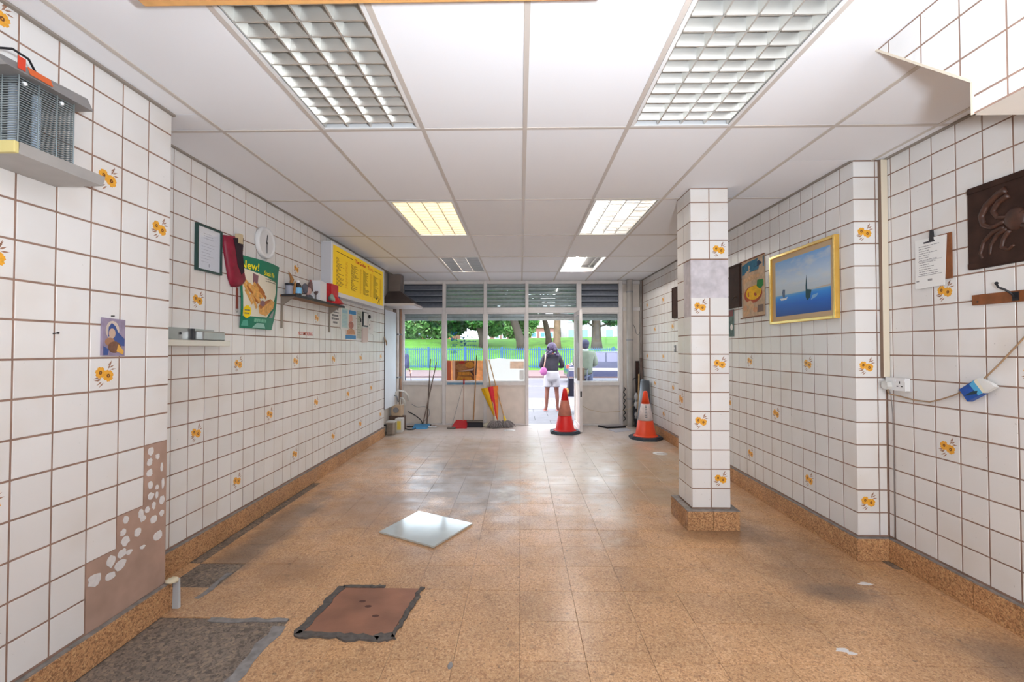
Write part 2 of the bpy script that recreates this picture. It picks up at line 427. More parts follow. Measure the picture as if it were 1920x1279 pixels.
CEILZ = 2.75; YB = -1.75; YF = 8.7
XP, XL, XR, XF = -1.95, -2.25, 2.52, 2.31

# left pier (nearest to the camera)
pier = sobj(MB().box(-2.6, XP-G, YB, 2.487, 0, 2.86), 'wall_left_pier', [M_GROUT], 'white tiled pier on the near left with missing tiles low down')
missing = lambda u, v: v < .935 and u > 2.335 or v < .63 and u > 2.18 or v < .47 and u > 2.03
tiled(pier, LEFT(XP), R(90), span(.6, 2.49, 1.713, .1553), VL, lambda u, v: not missing(u, v),
      [(2.103, 2.24), (2.41, 2.095), (2.103, 1.323), (1.64, 1.786), (1.64, .86), (1.64, 2.71)])
# bare adhesive bed where tiles are gone
ab = MB()
for u0, u1, v0, v1 in ((2.339, 2.486, .16, .936), (2.182, 2.339, .16, .628), (2.028, 2.182, .16, .474)): ab.box(XP-.004, XP-.0022, u0, u1, v0, v1)
ab.build('bare_adhesive_bed', M_ADH, pier)
rg = random.Random(5)
for (u, v, ru, rv) in [(2.375, .90, .018, .022), (2.37, .845, .016, .022), (2.42, .865, .014, .016), (2.37, .79, .018, .022), (2.45, .80, .007, .025), (2.375, .725, .015, .022),
                       (2.42, .70, .012, .012), (2.38, .665, .02, .018), (2.42, .66, .01, .02), (2.32, .655, .018, .022), (2.23, .655, .016, .02), (2.455, .62, .018, .024),
                       (2.26, .61, .015, .017), (2.40, .61, .013, .02), (2.33, .565, .02, .016), (2.455, .55, .016, .018), (2.215, .54, .016, .018), (2.40, .535, .026, .02),
                       (2.30, .51, .024, .022), (2.23, .495, .026, .025), (2.15, .50, .026, .03), (2.06, .475, .024, .022), (2.43, .44, .034, .026), (2.33, .42, .018, .010),
                       (2.065, .385, .034, .03), (2.20, .39, .035, .025), (2.15, .36, .03, .02), (2.25, .43, .018, .012), (2.46, .71, .008, .03)]:
    v = min(v, (.935 if u > 2.34 else .62 if u > 2.18 else .466)-rv*1.15); u = max(u, (2.342 if v > .60 else 2.185 if v > .44 else 2.03)+ru*1.1)
    poly = [(u+ru*rg.uniform(.75, 1.15)*math.cos(a), v+rv*rg.uniform(.75, 1.15)*math.sin(a)) for a in [i*math.pi/6 for i in range(12)]]
    MB().prism(poly, LEFT(XP), -.004, .0002+rg.random()*.0012).build('adhesive_dab', M_BLOB, pier)

# left wall behind the pier, to the white board
FW = [(3.585+.926*k, v) for k in range(-1, 6) for v in (.397, 1.323, 2.249)]+[(3.127+.926*k, v) for k in range(0, 6) for v in (.86, 1.786)]
wl_ = sobj(MB().box(-2.6, XL-G, 2.487, 7.47, 0, 2.86), 'wall_left', [M_GROUT], 'long left wall of white tiles with orange flower prints')
tiled(wl_, LEFT(XL), R(90), span(2.49, 7.47, 2.896), VL, None, FW)
sobj(MB().box(-2.6, -2.34, 7.47, 8.9, 0, 2.86), 'wall_left_end', [M_PLASTER], 'plain plaster at the shopfront end of the left wall')
# right near wall, pier face, far right wall
wr = sobj(MB().box(XR+G, 2.9, YB, 3.185, 0, 2.86), 'wall_right', [M_GROUT], 'near right wall of white tiles')
tiled(wr, RIGHT(XR), R(-90), [-q for q in span(.6, 3.18, 2.976)][::-1], VL, None, [(-2.744, 1.786), (-2.744, .86), (-2.285, 1.323), (-1.83, 1.786), (-1.83, .86)])
wf = sobj(MB().box(XF+G, 2.9, 3.185+G, 8.9, 0, 2.86), 'wall_right_far', [M_GROUT], 'far right wall of white tiles beyond the corner')
tiled(wf, RIGHT(XF), R(-90), [-q for q in span(3.18, 8.62, 3.166)][::-1], VL, None,
      [(-(3.70+.926*k), v) for k in range(0, 6) for v in (.397, 1.323, 2.249)]+[(-(4.165+.926*k), v) for k in range(0, 5) for v in (.86, 1.786)])
tiled(wf, FRONT(3.182), 0, [2.307, 2.458, 2.515], VL, None, [(2.38, .397), (2.38, 1.323), (2.38, 2.249)])
# column
CX0, CX1, CY0, CY1 = 1.379, 1.687, 3.71, 4.02
colm = sobj(MB().box(CX0+G, CX1-G, CY0+G, CY1-G, 0, 2.86), 'column', [M_GROUT], 'square tiled column with bare plaster patch')
hole = lambda u, v: not (1.85 < v < 2.165)
ul = [CX0, 1.533, CX1]; vl2 = [CY0, 3.865, CY1]
tiled(colm, FRONT(CY0), 0, ul, VL, hole, [(1.61, 2.249), (1.456, 1.786), (1.61, 1.323), (1.456, .86), (1.61, .397)])
tiled(colm, RIGHT(CX0), R(-90), [-CY1, -3.865, -CY0], VL, lambda u, v: not (1.70 < v < 2.165 and u > -3.87), [(-3.94, 1.0)])
tiled(colm, LEFT(CX1), R(90), vl2, VL)
tiled(colm, lambda u, v, w_: (-u, CY1+w_, v), R(180), [-CX1, -1.533, -CX0], VL)
pp = MB().box(CX0+.004, CX1-.004, CY0+.0008, CY0+.02, 1.857, 2.163); pp.box(CX0+.0008, CX0+.02, CY0+.003, 3.863, 1.705, 2.163)
pp.build('bare_plaster_patch', mat('scored_plaster', (208, 202, 206), .8, var=.16, vscale=16, bump=.8, bscale=40), colm)
# bulkhead hanging from the ceiling on the right, with its far end sloping
BX = 1.56
Pb = RIGHT(BX)
prof = [(-2.005, 2.76), (-1.59, 2.364), (-1.59, 2.25), (-.4, 2.25), (-.4, 2.76)]
bk = sobj(MB().prism(prof, Pb, -.96, -G), 'bulkhead', [M_PLASTER, M_GROUT], 'tiled bulkhead under the ceiling on the right')
bk.data.polygons[1].material_index = 1
bul = span(.4, 2.05, 1.473, .1553); bvl = span(2.252, 2.748, 2.312, .156)
rgb = random.Random(4)
def clip_poly(poly, a, b, c):   # keep a*u+b*v<=c
    out = []
    for i in range(len(poly)):
        p, q = poly[i], poly[(i+1) % len(poly)]; dp = a*p[0]+b*p[1]-c; dq = a*q[0]+b*q[1]-c
        if dp <= 0: out.append(p)
        if dp*dq < 0: t = dp/(dp-dq); out.append((p[0]+t*(q[0]-p[0]), p[1]+t*(q[1]-p[1])))
    return out
for i in range(len(bul)-1):
    for j in range(len(bvl)-1):
        full = rect(-bul[i+1]+JOINT/2, bvl[j]+JOINT/2, -bul[i]-JOINT/2, bvl[j+1]-JOINT/2)
        A = (-2.005, 2.754); Bp = (-1.588, 2.364); nx, ny = -(A[1]-Bp[1]), -(Bp[0]-A[0])
        for q, slope in ((clip_poly(full, 1, 0, -1.588), True), (clip_poly(full, -1, 0, 1.588), False)):
            if slope and len(q) > 2: q = clip_poly(q, nx, ny, nx*A[0]+ny*A[1]-.001)
            if len(q) < 3: continue
            if abs(sum(q[k][0]*q[(k+1) % len(q)][1]-q[(k+1) % len(q)][0]*q[k][1] for k in range(len(q))))/2 < 1e-4: continue
            MB().prism(q, Pb, -TH, 0).build('wall_tile', M_TILE, bk)
lip = MB()
for a, b in (((-2.005, 2.75), (-1.59, 2.364)), ((-1.59, 2.364), (-1.59, 2.25))):
    d = Vector((b[0]-a[0], b[1]-a[1])).normalized(); n = Vector((d[1], -d[0]))*.008
    lip.prism([(a[0], a[1]), (a[0]+n[0]*-1, a[1]+n[1]*-1), (b[0]-n[0], b[1]-n[1]), (b[0], b[1])][::-1], Pb, -.012, .002)
lip.build('edge_bead', mat('cream_trim', (226, 212, 192), .6), bk, solid=True)

# rear wall with an opening made up for the fill light (behind the camera)
rw = MB()
for x0, x1, z0, z1 in ((-2.6, .54, 0, 2.86), (2.06, 2.9, 0, 2.86), (.54, 2.06, 0, .69), (.54, 2.06, 2.21, 2.86)): rw.box(x0, x1, -1.85, YB, z0, z1)
sobj(rw, 'wall_back', [M_PLASTER], 'plain rear wall with an opening added for the fill light')

# ---------------------------------------------------------------- floor
fl = sobj(MB().box(-2.6, 2.9, -1.85, 8.86, -.2, -.004), 'floor', [M_SCREED], 'worn orange brown cork tiled floor with dark screed patches')
FP = .307
def room_x(y0, y1):
    ym = (y0+y1)/2
    return (XP+.0 if ym < 2.49 else XL), (XR if ym < 3.18 else XF)
cells = []
for i in range(-8, 9):
    for j in range(-13, 23):
        x0, x1, y0, y1 = i*FP-.004, (i+1)*FP-.004, 2.13+j*FP, 2.13+(j+1)*FP
        y1 = min(y1, 8.66); y0 = max(y0, YB)
        if y1-y0 < .02: continue
        lo, hi = room_x(y0, y1); x0 = max(x0, lo); x1 = min(x1, hi)
        if x1-x0 < .02: continue
        if y0 < 3.18 < y1 and x1 >= XF-1e-6 and i*FP-.004+FP > XF: cells.append((3.5, XF, min((i+1)*FP-.004, XR), y0, 3.18))
        if y0 < 2.49 < y1 and x0 <= XP+1e-6 and False: pass
        xc, yc = (x0+x1)/2, (y0+y1)/2
        if xc < -1.22 and yc < 2.437: continue                     # missing: dark screed shows
        if x0 > -2.2 and x1 < -1.8 and 2.6 < yc < 2.9: continue
        if x1 < -2.12 and 2.9 < yc < 4.9: continue
        if x0 < CX0 < x1 and False: continue
        cells.append(((Vector((xc, yc, -1.44))).length+(60 if yc < 1.6 else 0), x0, x1, y0, y1))
cells.sort()
far = MB(); fcache = {}
g2 = .0007
for k, (d, x0, x1, y0, y1) in enumerate(cells):
    wd, dp = x1-x0-2*g2, y1-y0-2*g2
    if k < 290:
        key = (round(wd, 4), round(dp, 4))
        if key not in fcache:
            a, c, b = wd/2, dp/2, .0015
            vs = [(-a,-c,-.004),(a,-c,-.004),(a,c,-.004),(-a,c,-.004),(-a,-c,-.001),(a,-c,-.001),(a,c,-.001),(-a,c,-.001),(-a+b,-c+b,0),(a-b,-c+b,0),(a-b,c-b,0),(-a+b,c-b,0)]
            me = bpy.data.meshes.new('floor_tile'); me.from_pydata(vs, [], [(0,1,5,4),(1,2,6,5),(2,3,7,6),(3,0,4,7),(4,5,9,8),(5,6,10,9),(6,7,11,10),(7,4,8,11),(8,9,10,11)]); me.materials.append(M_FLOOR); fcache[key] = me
        o = bpy.data.objects.new('floor_tile', fcache[key]); COL.objects.link(o); o.parent = fl
        o.location = ((x0+x1)/2, (y0+y1)/2, random.uniform(-.0005, .0003))
    else: far.box(x0+g2, x1-g2, y0+g2, y1-g2, -.004, 0)
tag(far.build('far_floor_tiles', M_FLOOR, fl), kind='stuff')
# cement smears round the missing tiles
cs = MB(); rg = random.Random(9)
def ragged(pts, wd, mb, z0=-.003, z1=.0015, P=lambda u, v, w_: (u, v, w_)):
    left = []; right = []
    for i, p in enumerate(pts):
        a = pts[max(i-1, 0)]; b = pts[min(i+1, len(pts)-1)]; d = Vector((b[0]-a[0], b[1]-a[1])).normalized(); n = Vector((-d[1], d[0]))
        left.append((p[0]+n[0]*wd*rg.uniform(.3, .8), p[1]+n[1]*wd*rg.uniform(.3, .8))); right.append((p[0]-n[0]*wd*rg.uniform(.3, .8), p[1]-n[1]*wd*rg.uniform(.3, .8)))
    for i in range(len(pts)-1): mb.prism([right[i], right[i+1], left[i+1], left[i]], P, z0, z1)
ragged([(-1.255, 1.6+.07*i) for i in range(12)], .06, cs)
ragged([(-1.24-.06*i, 2.42) for i in range(8)], .03, cs)
ragged([(-1.87+.01*math.sin(i), 2.62+.05*i) for i in range(7)], .03, cs)
cs.build('cement_smear', M_CEMENT, fl)
for x, y, rx, ry in ((1.54, 2.235, .04, .02), (1.57, 2.21, .025, .014), (2.12, 2.86, .05, .02), (-.32, 2.09, .012, .03)):
    MB().prism([(x+rx*rg.uniform(.6, 1.1)*math.cos(a*math.pi/6), y+ry*rg.uniform(.6, 1.1)*math.sin(a*math.pi/6)) for a in range(12)], lambda u, v, w_: (u, v, w_), -.001, .0012).build('paint_smear', M_BLOB if x > 1 else M_CEMENT, fl)

# ---------------------------------------------------------------- skirting
def skirting(name, label, pieces, top_bead=True):
    s = struct(name, label)
    for (x0, x1, y0, y1) in pieces:
        MB().bbox(x0, x1, y0, y1, 0, .150, .003).build('skirting_piece', M_SKIRT, s)
        MB().box(x0, x1, y0, y1, .150, .158).build('sealant_bead', mat('grey_sealant', (146, 138, 132), .7, var=.3, vscale=30), s)
    return s
def run(a, b, n, f): return [f(a+(b-a)*i/n+.001, a+(b-a)*(i+1)/n-.001) for i in range(n)]
skirting('baseboard_left_pier', 'brown cork skirting along the near left pier', run(.3, 2.49, 4, lambda a, b: (XP, XP+.02, a, b))+[(-2.228, XP+.02, 2.492, 2.512)])
skirting('baseboard_left', 'brown cork skirting along the left wall', run(2.514, 7.47, 6, lambda a, b: (XL, XL+.02, a, b)))
skirting('baseboard_right', 'brown cork skirting along the near right wall and corner', run(.3, 3.16, 5, lambda a, b: (XR-.02, XR, a, b))+[(XF-.02, 2.518, 3.162, 3.18)])
skirting('baseboard_right_far', 'brown cork skirting along the far right wall', run(3.182, 8.6, 6, lambda a, b: (XF-.02, XF, a, b)))
skirting('baseboard_column', 'brown cork skirting round the column foot', [(1.325, 1.53, 3.665, 3.708), (1.532, 1.74, 3.665, 3.708), (1.325, 1.377, 3.71, 4.06), (1.689, 1.74, 3.71, 4.06), (1.379, 1.687, 4.022, 4.06)])
# corner strip standing at the pier's foot
cg = thing('corner_strip', 'short grey plastic strip leaning at the tiled pier corner', 'trim strip', (-1.935, 2.53, 0))
MB().hexa([(-1.935, 2.517, 0), (-1.9, 2.517, 0), (-1.9, 2.535, 0), (-1.935, 2.535, 0)], [(-1.93, 2.517, .165), (-1.9, 2.517, .165), (-1.9, 2.53, .165), (-1.93, 2.53, .165)]).build('strip', mat('pale_grey_plastic', (196, 200, 204), .5), cg)
MB().ball((-1.925, 2.50, .165), (.035, .03, .014), 10, noise=.2).build('filler_lump', mat('cream_filler', (226, 214, 184), .8), cg)

# ---------------------------------------------------------------- ceiling
ce = sobj(MB().box(-2.6, 2.9, -1.85, 8.86, 2.868, 3.0), 'ceiling', [M_WHITE], 'suspended ceiling of white panels in a metal grid')
GX = [-1.79, -1.187, -.58, .027, .633, 1.24, 1.845]; GY = [-1.07, .18, 1.432, 2.682, 3.965, 5.22, 6.43, 7.69]
xs = [-2.25]+GX+[2.44, 2.52]; ys = [YB]+GY+[8.7]
LIGHTS = {(2, 3): 0, (5, 3): 0, (2, 5): 1, (5, 5): 2, (2, 7): 3, (5, 7): 4, (2, 1): 5, (5, 1): 5}
for j in range(len(ys)-1):
    for i in range(len(xs)-1):
        if (i, j) in LIGHTS: continue
        x0, x1, y0, y1 = xs[i], xs[i+1], ys[j], ys[j+1]
        parts = [(x0, x1, y0, y1)]
        if i == 0 and y1 <= 2.69: parts = [(max(x0, XP), x1, y0, min(y1, 2.487))]+([(x0, x1, 2.487, y1)] if y1 > 2.487 else [])
        if i >= len(xs)-3 and y1 > 3.18: parts = [(x0, min(x1, XF), max(y0, 3.18), y1)]+([(x0, x1, y0, 3.18)] if y0 < 3.18 else [])
        for (a, b, c, d) in parts:
            if b-a < .02 or d-c < .02: continue
            MB().box(a+.002, b-.002, c+.002, d-.002, 2.7525, 2.766).build('ceiling_panel', M_CEIL, ce)
for gx in GX: MB().box(gx-.012, gx+.012, YB, 8.7, 2.7485, 2.7525).build('grid_bar', M_BAR, ce)
MB().box(2.43, 2.45, YB, 3.18, 2.7485, 2.7525).build('grid_bar', M_BAR, ce)
for gy in GY:
    a = XP if gy < 2.4 else XL; b = XR if gy < 3.18 else XF
    xx = [a]+GX+[b]
    for i in range(len(xx)-1):
        if xx[i+1]-xx[i] > .03: MB().box(xx[i]+.0125, xx[i+1]-.0125, gy-.012, gy+.012, 2.7488, 2.7522).build('cross_bar', M_BAR, ce)
wa = MB()
wa.box(XP, XP+.02, YB, 2.49, 2.742, 2.752).box(XL, XL+.02, 2.49, 8.7, 2.742, 2.752).box(XR-.02, XR, YB, 3.18, 2.742, 2.752).box(XF-.02, XF, 3.18, 8.7, 2.742, 2.752)
wa.build('wall_angle', mat('dirty_angle', (150, 140, 130), .6), ce)
# wooden batten hanging under the ceiling close to the camera
bt = thing('ceiling_batten', 'pale orange wooden batten along the top edge of the picture', 'wood batten', (-.52, 1.595, 2.748))
MB().bbox(-1.34, .30, 1.535, 1.578, 2.662, 2.748, .004).build('batten', mat('orange_wood', (226, 170, 104), .5, var=.12, vscale=18), bt)

# ---------------------------------------------------------------- recessed ceiling lights
M_LOUV = mat('satin_louvre', (226, 224, 218), .32, .75)
M_LOUVY = mat('aged_yellow_louvre', (236, 228, 204), .4, .2)
M_DIFF = mat('grey_diffuser', (188, 190, 192), .35, .2)
M_TUBE = mat('fluorescent_tube_dim', (255, 236, 212), .3, emit=18)
M_TUBEW = mat('fluorescent_tube_lit', (255, 252, 246), .3, emit=110)
M_TUBEO = mat('fluorescent_tube_off', (225, 225, 225), .3)
M_HOUSE = mat('light_housing_white', (222, 222, 222), .45)
M_HOUSEG = mat('light_housing_grey', (168, 166, 164), .45)
LAB = {(2, 3): 'recessed louvre ceiling light near the camera, left of centre, cut by the picture top', (5, 3): 'recessed louvre ceiling light near the camera, right of centre',
       (2, 5): 'recessed ceiling light with yellowed louvre, left, middle of room', (5, 5): 'recessed ceiling light with broken louvre slats beside the column',
       (2, 7): 'grey recessed ceiling light near the shopfront, left', (5, 7): 'open recessed ceiling light with one bare lit tube near shopfront',
       (2, 1): 'recessed louvre ceiling light behind the camera, left', (5, 1): 'recessed louvre ceiling light behind the camera, right'}
for (i, j), kind in LIGHTS.items():
    x0, x1, y0, y1 = xs[i]+.013, xs[i+1]-.013, ys[j]+.013, ys[j+1]-.013
    t = thing('ceiling_light', LAB[(i, j)], 'ceiling light', ((x0+x1)/2, (y0+y1)/2, 2.753), 'recessed ceiling lights')
    hz = 2.86
    h = MB(); th = .006
    h.box(x0, x1, y0, y1, hz, hz+.006).box(x0, x0+th, y0, y1, 2.752, hz).box(x1-th, x1, y0, y1, 2.752, hz).box(x0+th, x1-th, y0, y0+th, 2.752, hz).box(x0+th, x1-th, y1-th, y1, 2.752, hz)
    h.build('housing', M_HOUSEG if kind == 4 else M_HOUSE, t)
    f = MB(); f.box(x0, x0+.018, y0, y1, 2.747, 2.752).box(x1-.018, x1, y0, y1, 2.747, 2.752).box(x0+.018, x1-.018, y0, y0+.018, 2.747, 2.752).box(x0+.018, x1-.018, y1-.018, y1, 2.747, 2.752)
    f.build('frame', M_WHITE, t)
    nt_ = 4
    for q in range(nt_):
        tx = x0+(x1-x0)*(q+.5)/nt_
        lit = {4: q == 1, 1: True, 2: True, 3: q == 1}.get(kind, False)
        MB().cyl((tx, y0+.04, 2.838), (tx, y1-.04, 2.838), .013, n=6).build('tube', (M_TUBEW if kind == 4 else M_TUBE) if lit else M_TUBEO, t)
        for e in (y0+.02, y1-.035): MB().box(tx-.014, tx+.014, e, e+.015, 2.82, 2.858).build('tube_holder', M_WHITE, t)
    if kind == 4: continue
    lm = {0: M_LOUV, 1: M_LOUVY, 2: M_LOUV, 3: M_DIFF, 5: M_LOUV}[kind]
    lo, hi = 2.754, 2.806
    if kind == 3:                      # flat diffuser panels, one slipped
        for q in range(3):
            a = x0+.02+(x1-x0-.04)*q/3; b = a+(x1-x0-.04)/3-.004
            MB().box(a, b, y0+.02, y1-.02, 2.754+.004*q, 2.758+.004*q).build('diffuser_panel', M_DIFF if q != 1 else mat('white_diffuser', (236, 238, 240), .4), t)
        for q in range(1, 12):
            yy = y0+(y1-y0)*q/12; MB().box(x0+.02, x1-.02, yy-.002, yy+.002, 2.751, 2.7535).build('diffuser_rib', M_DIFF, t)
        continue
    rgl = random.Random(i*10+j)
    for q in range(5):
        tx = x0+.022+(x1-x0-.044)*q/4
        MB().hexa([(tx-.004, y0+.02, lo), (tx+.004, y0+.02, lo), (tx+.004, y1-.02, lo), (tx-.004, y1-.02, lo)],
                  [(tx-.014, y0+.02, hi), (tx+.014, y0+.02, hi), (tx+.014, y1-.02, hi), (tx-.014, y1-.02, hi)]).build('louvre_rail', lm, t)
    nb = 13
    for q in range(nb):
        ty = y0+.022+(y1-y0-.044)*(q+.5)/nb
        for c in range(4):
            a = x0+.028+(x1-x0-.044)*c/4; b = x0+.016+(x1-x0-.044)*(c+1)/4
            dz = 0; dy = 0
            if kind == 2 and c > 0:
                if rgl.random() < .16: continue
                dz = rgl.uniform(-.012, .02); dy = rgl.uniform(-.02, .02)
            MB().hexa([(a, ty-.004+dy, lo+dz), (b, ty-.004+dy, lo+dz), (b, ty+.004+dy, lo+dz), (a, ty+.004+dy, lo+dz)],
                      [(a, ty-.02+dy, hi+dz), (b, ty-.02+dy, hi+dz), (b, ty+.02+dy, hi+dz), (a, ty+.02+dy, hi+dz)]).build('louvre_blade', lm, t)
# ---------------------------------------------------------------- shopfront
def glass_mat(name, tint, refl=.1):
    m = bpy.data.materials.new(name); m.use_nodes = True; N = m.node_tree.nodes; L = m.node_tree.links
    N.remove(N['Principled BSDF']); o = N['Material Output']
    t = N.new('ShaderNodeBsdfTransparent'); t.inputs[0].default_value = tint+(1,)
    gl = N.new('ShaderNodeBsdfGlossy'); gl.inputs['Roughness'].default_value = .03; gl.inputs[0].default_value = (1, 1, 1, 1)
    lw = N.new('ShaderNodeLayerWeight'); lw.inputs[0].default_value = .25
    mr = N.new('ShaderNodeMapRange'); mr.inputs[3].default_value = refl*.5; mr.inputs[4].default_value = refl*3; L.new(lw.outputs['Facing'], mr.inputs[0])
    mx = N.new('ShaderNodeMixShader'); L.new(mr.outputs[0], mx.inputs[0]); L.new(t.outputs[0], mx.inputs[1]); L.new(gl.outputs[0], mx.inputs[2]); L.new(mx.outputs[0], o.inputs[0])
    return m
M_GLASS = glass_mat('window_glass', (.92, .96, .97), .05)
M_CLEAR = glass_mat('clear_glazing', (.98, .98, .98), .03)
def backlit(name, col, **k):
    m = mat(name, col, **k); N = m.node_tree.nodes; L = m.node_tree.links; b = N['Principled BSDF']; o = N['Material Output']
    t = N.new('ShaderNodeBsdfTranslucent'); t.inputs[0].default_value = lin(col)+(1,)
    if b.inputs['Base Color'].links: L.new(b.inputs['Base Color'].links[0].from_socket, t.inputs[0])
    x = N.new('ShaderNodeMixShader'); x.inputs[0].default_value = .45; L.new(b.outputs[0], x.inputs[1]); L.new(t.outputs[0], x.inputs[2]); L.new(x.outputs[0], o.inputs[0]); return m
M_PANEL = mat('cream_panel', (236, 226, 216), .6, var=.07, vscale=6)
M_SHUT = mat('galvanised_shutter', (188, 192, 190), .45, .3, var=.12, vscale=18)
M_LOUVD = mat('blue_grey_louvre', (134, 140, 152), .4, .3, var=.15, vscale=20)
YS0, YS1 = 8.66, 8.74       # frame depth
# mullions and rails, one frame
front = struct('wall_front', 'aluminium shopfront with five bays facing the street')
def bar(x0, x1, z0, z1, y0=YS0, y1=YS1, name='frame_bar', m=None): return MB().bbox(x0, x1, y0, y1, z0, z1, .004).build(name, m or M_ALU, front)
ML = [(-2.30, -2.243), (-1.493, -1.43), (-.704, -.643), (.092, .153), (1.065, 1.159), (1.867, 1.938)]
for a, b in ML: bar(a, b, 0, 2.75, name='mullion')
bays = [(ML[i][1], ML[i+1][0]) for i in range(5)]
for i, (a, b) in enumerate(bays):
    bar(a, b, 2.69, 2.75, name='head_rail'); bar(a, b, 2.135, 2.235, name='transom')
    if i != 3:
        bar(a, b, .755, .82, name='sill_rail'); bar(a, b, 0, .03, name='bottom_rail')
        MB().box(a+.001, b-.001, 8.695, 8.72, .031, .754).build('lower_panel', M_PANEL, front)
# blue tape along the sill of the second bay
MB().box(-1.40, -.72, 8.656, 8.66, .765, .805).build('blue_tape', mat('blue_grey_tape', (110, 150, 178), .6, var=.3, vscale=14), front)
for k, i in enumerate((0, 1, 2, 4)):
    a, b = bays[i]
    wn_ = struct('window_%d' % (k+1), 'large shop window pane')
    MB().box(a+.002, b-.002, 8.697, 8.703, .821, 2.134).build('pane', M_GLASS, wn_)
    f = MB()
    f.box(a, a+.018, 8.685, 8.715, .82, 2.135).box(b-.018, b, 8.685, 8.715, .82, 2.135).box(a+.018, b-.018, 8.685, 8.715, .82, .838).box(a+.018, b-.018, 8.685, 8.715, 2.117, 2.135)
    f.build('window_frame', M_ALU, wn_)
# upper lights: louvre vents at both ends, glass with the roller shutter box behind between them
for k, i in enumerate((0, 4)):
    a, b = bays[i]
    v = thing('louvre_vent', 'blue grey louvre vent above the %s' % ('leftmost shop window behind the cooker hood' if i == 0 else 'window right of the door'), 'vent', ((a+b)/2, 8.70, 2.236))
    MB().box(a+.002, b-.002, 8.73, 8.738, 2.236, 2.689).build('back_plate', mat('vent_dark', (70, 76, 86), .6), v)
    for q in range(4):
        z = 2.245+.112*q
        MB().hexa([(a+.003, 8.672, z), (b-.003, 8.672, z), (b-.003, 8.68, z), (a+.003, 8.68, z)], [(a+.003, 8.715, z+.085), (b-.003, 8.715, z+.085), (b-.003, 8.727, z+.085), (a+.003, 8.727, z+.085)]).build('slat', M_LOUVD, v)
        MB().box(a+.003, b-.003, 8.664, 8.676, z-.006, z+.008).build('slat_lip', mat('pale_louvre_edge', (142, 148, 158), .4, .3), v)
for k, i in enumerate((1, 2, 3)):
    a, b = bays[i]
    wn_ = struct('window_%d' % (k+5), 'upper shopfront light in front of the rolled shutter')
    MB().box(a+.002, b-.002, 8.697, 8.703, 2.236, 2.689).build('pane', M_GLASS, wn_)
# roller shutter, half let down outside behind the whole front
sh = thing('roller_shutter', 'galvanised roller shutter rolled up above the windows outside', 'shutter', (-.19, 8.86, 2.02))
nsl = 10
for q in range(nsl):
    z0 = 2.06+q*.075
    def slat(u, v, z0=z0): return (-2.3+u*4.25, 8.86-.016*math.sin(math.pi*v), z0+.071*v)
    MB().grid(slat, 1, 6).build('shutter_slat', M_SHUT, sh)
MB().bbox(-2.3, 1.95, 8.83, 8.88, 2.0, 2.06, .005).build('bottom_bar', M_SHUT, sh)
for x in (-2.34, 1.95): MB().box(x, x+.04, 8.81, 8.90, 0, 2.8).build('guide_rail', M_SHUT, sh)
# lintel outside above so daylight only comes through the glass
sobj(MB().box(-2.6, 2.9, 8.90, 9.1, 2.62, 3.2), 'wall_front_lintel', [M_PLASTER], 'fascia above the shopfront')
sobj(MB().box(-2.6, 2.9, 8.74, 8.9, 2.75, 3.2), 'wall_front_soffit', [M_PLASTER], 'closing strip over the shutter')
# walls beside the front
sobj(MB().box(-2.6, -2.30, 8.66, 8.9, 0, 2.86), 'wall_front_left', [M_PLASTER], 'narrow plaster return left of the shopfront')
nr = sobj(MB().box(1.938, 2.6, 8.70, 8.9, 0, 2.86), 'wall_front_right', [M_PANEL], 'cream panelled return right of the shopfront')
for a in ((1.94, 2.31, 2.17, 2.24), (1.94, 2.31, 2.68, 2.74)): MB().bbox(a[0], a[1], 8.66, 8.70, a[2], a[3], .004).build('rail', M_ALU, nr)
MB().bbox(2.262, 2.308, 8.655, 8.70, 0, 2.75, .004).build('corner_post', mat('grey_post', (150, 142, 136), .6, var=.15, vscale=8), nr)
# door, opened inwards
dr = struct('door_1', 'glazed aluminium shop door standing open into the room', (1.035, 8.64, 0))
ang = math.atan2(.80, .0)     # leaf runs straight back towards the camera
def D(u, v, w_):              # u along the leaf from the hinge, w to the left
    return (1.035 + u*.005 - w_, 8.64-u, v)
def dbox(u0, u1, v0, v1, w0, w1, name, m): return MB().hexa([D(u0, v0, w0), D(u0, v0, w1), D(u1, v0, w1), D(u1, v0, w0)], [D(u0, v1, w0), D(u0, v1, w1), D(u1, v1, w1), D(u1, v1, w0)]).build(name, m, dr, solid=True)
dbox(0, .06, .02, 2.12, -.02, .025, 'stile', M_ALU); dbox(.74, .80, .02, 2.12, -.02, .025, 'stile', M_ALU)
dbox(.06, .74, .02, .12, -.02, .025, 'bottom_rail', M_ALU); dbox(.06, .74, 2.05, 2.12, -.02, .025, 'top_rail', M_ALU); dbox(.06, .74, .82, .90, -.02, .025, 'mid_rail', M_ALU)
dbox(.06, .74, .12, .82, -.004, .006, 'kick_panel', M_PANEL); dbox(.06, .74, .90, 2.05, -.003, .003, 'pane', M_GLASS)
M_BRZ = mat('bronze_plate', (128, 112, 98), .4, .4)
dbox(.72, .80, .90, 1.12, .025, .062, 'handle', M_BRZ); dbox(.72, .80, .90, 1.12, -.06, -.02, 'handle', M_BRZ)
dbox(.79, .803, .62, .72, -.012, .016, 'lock_plate', M_DARKM)
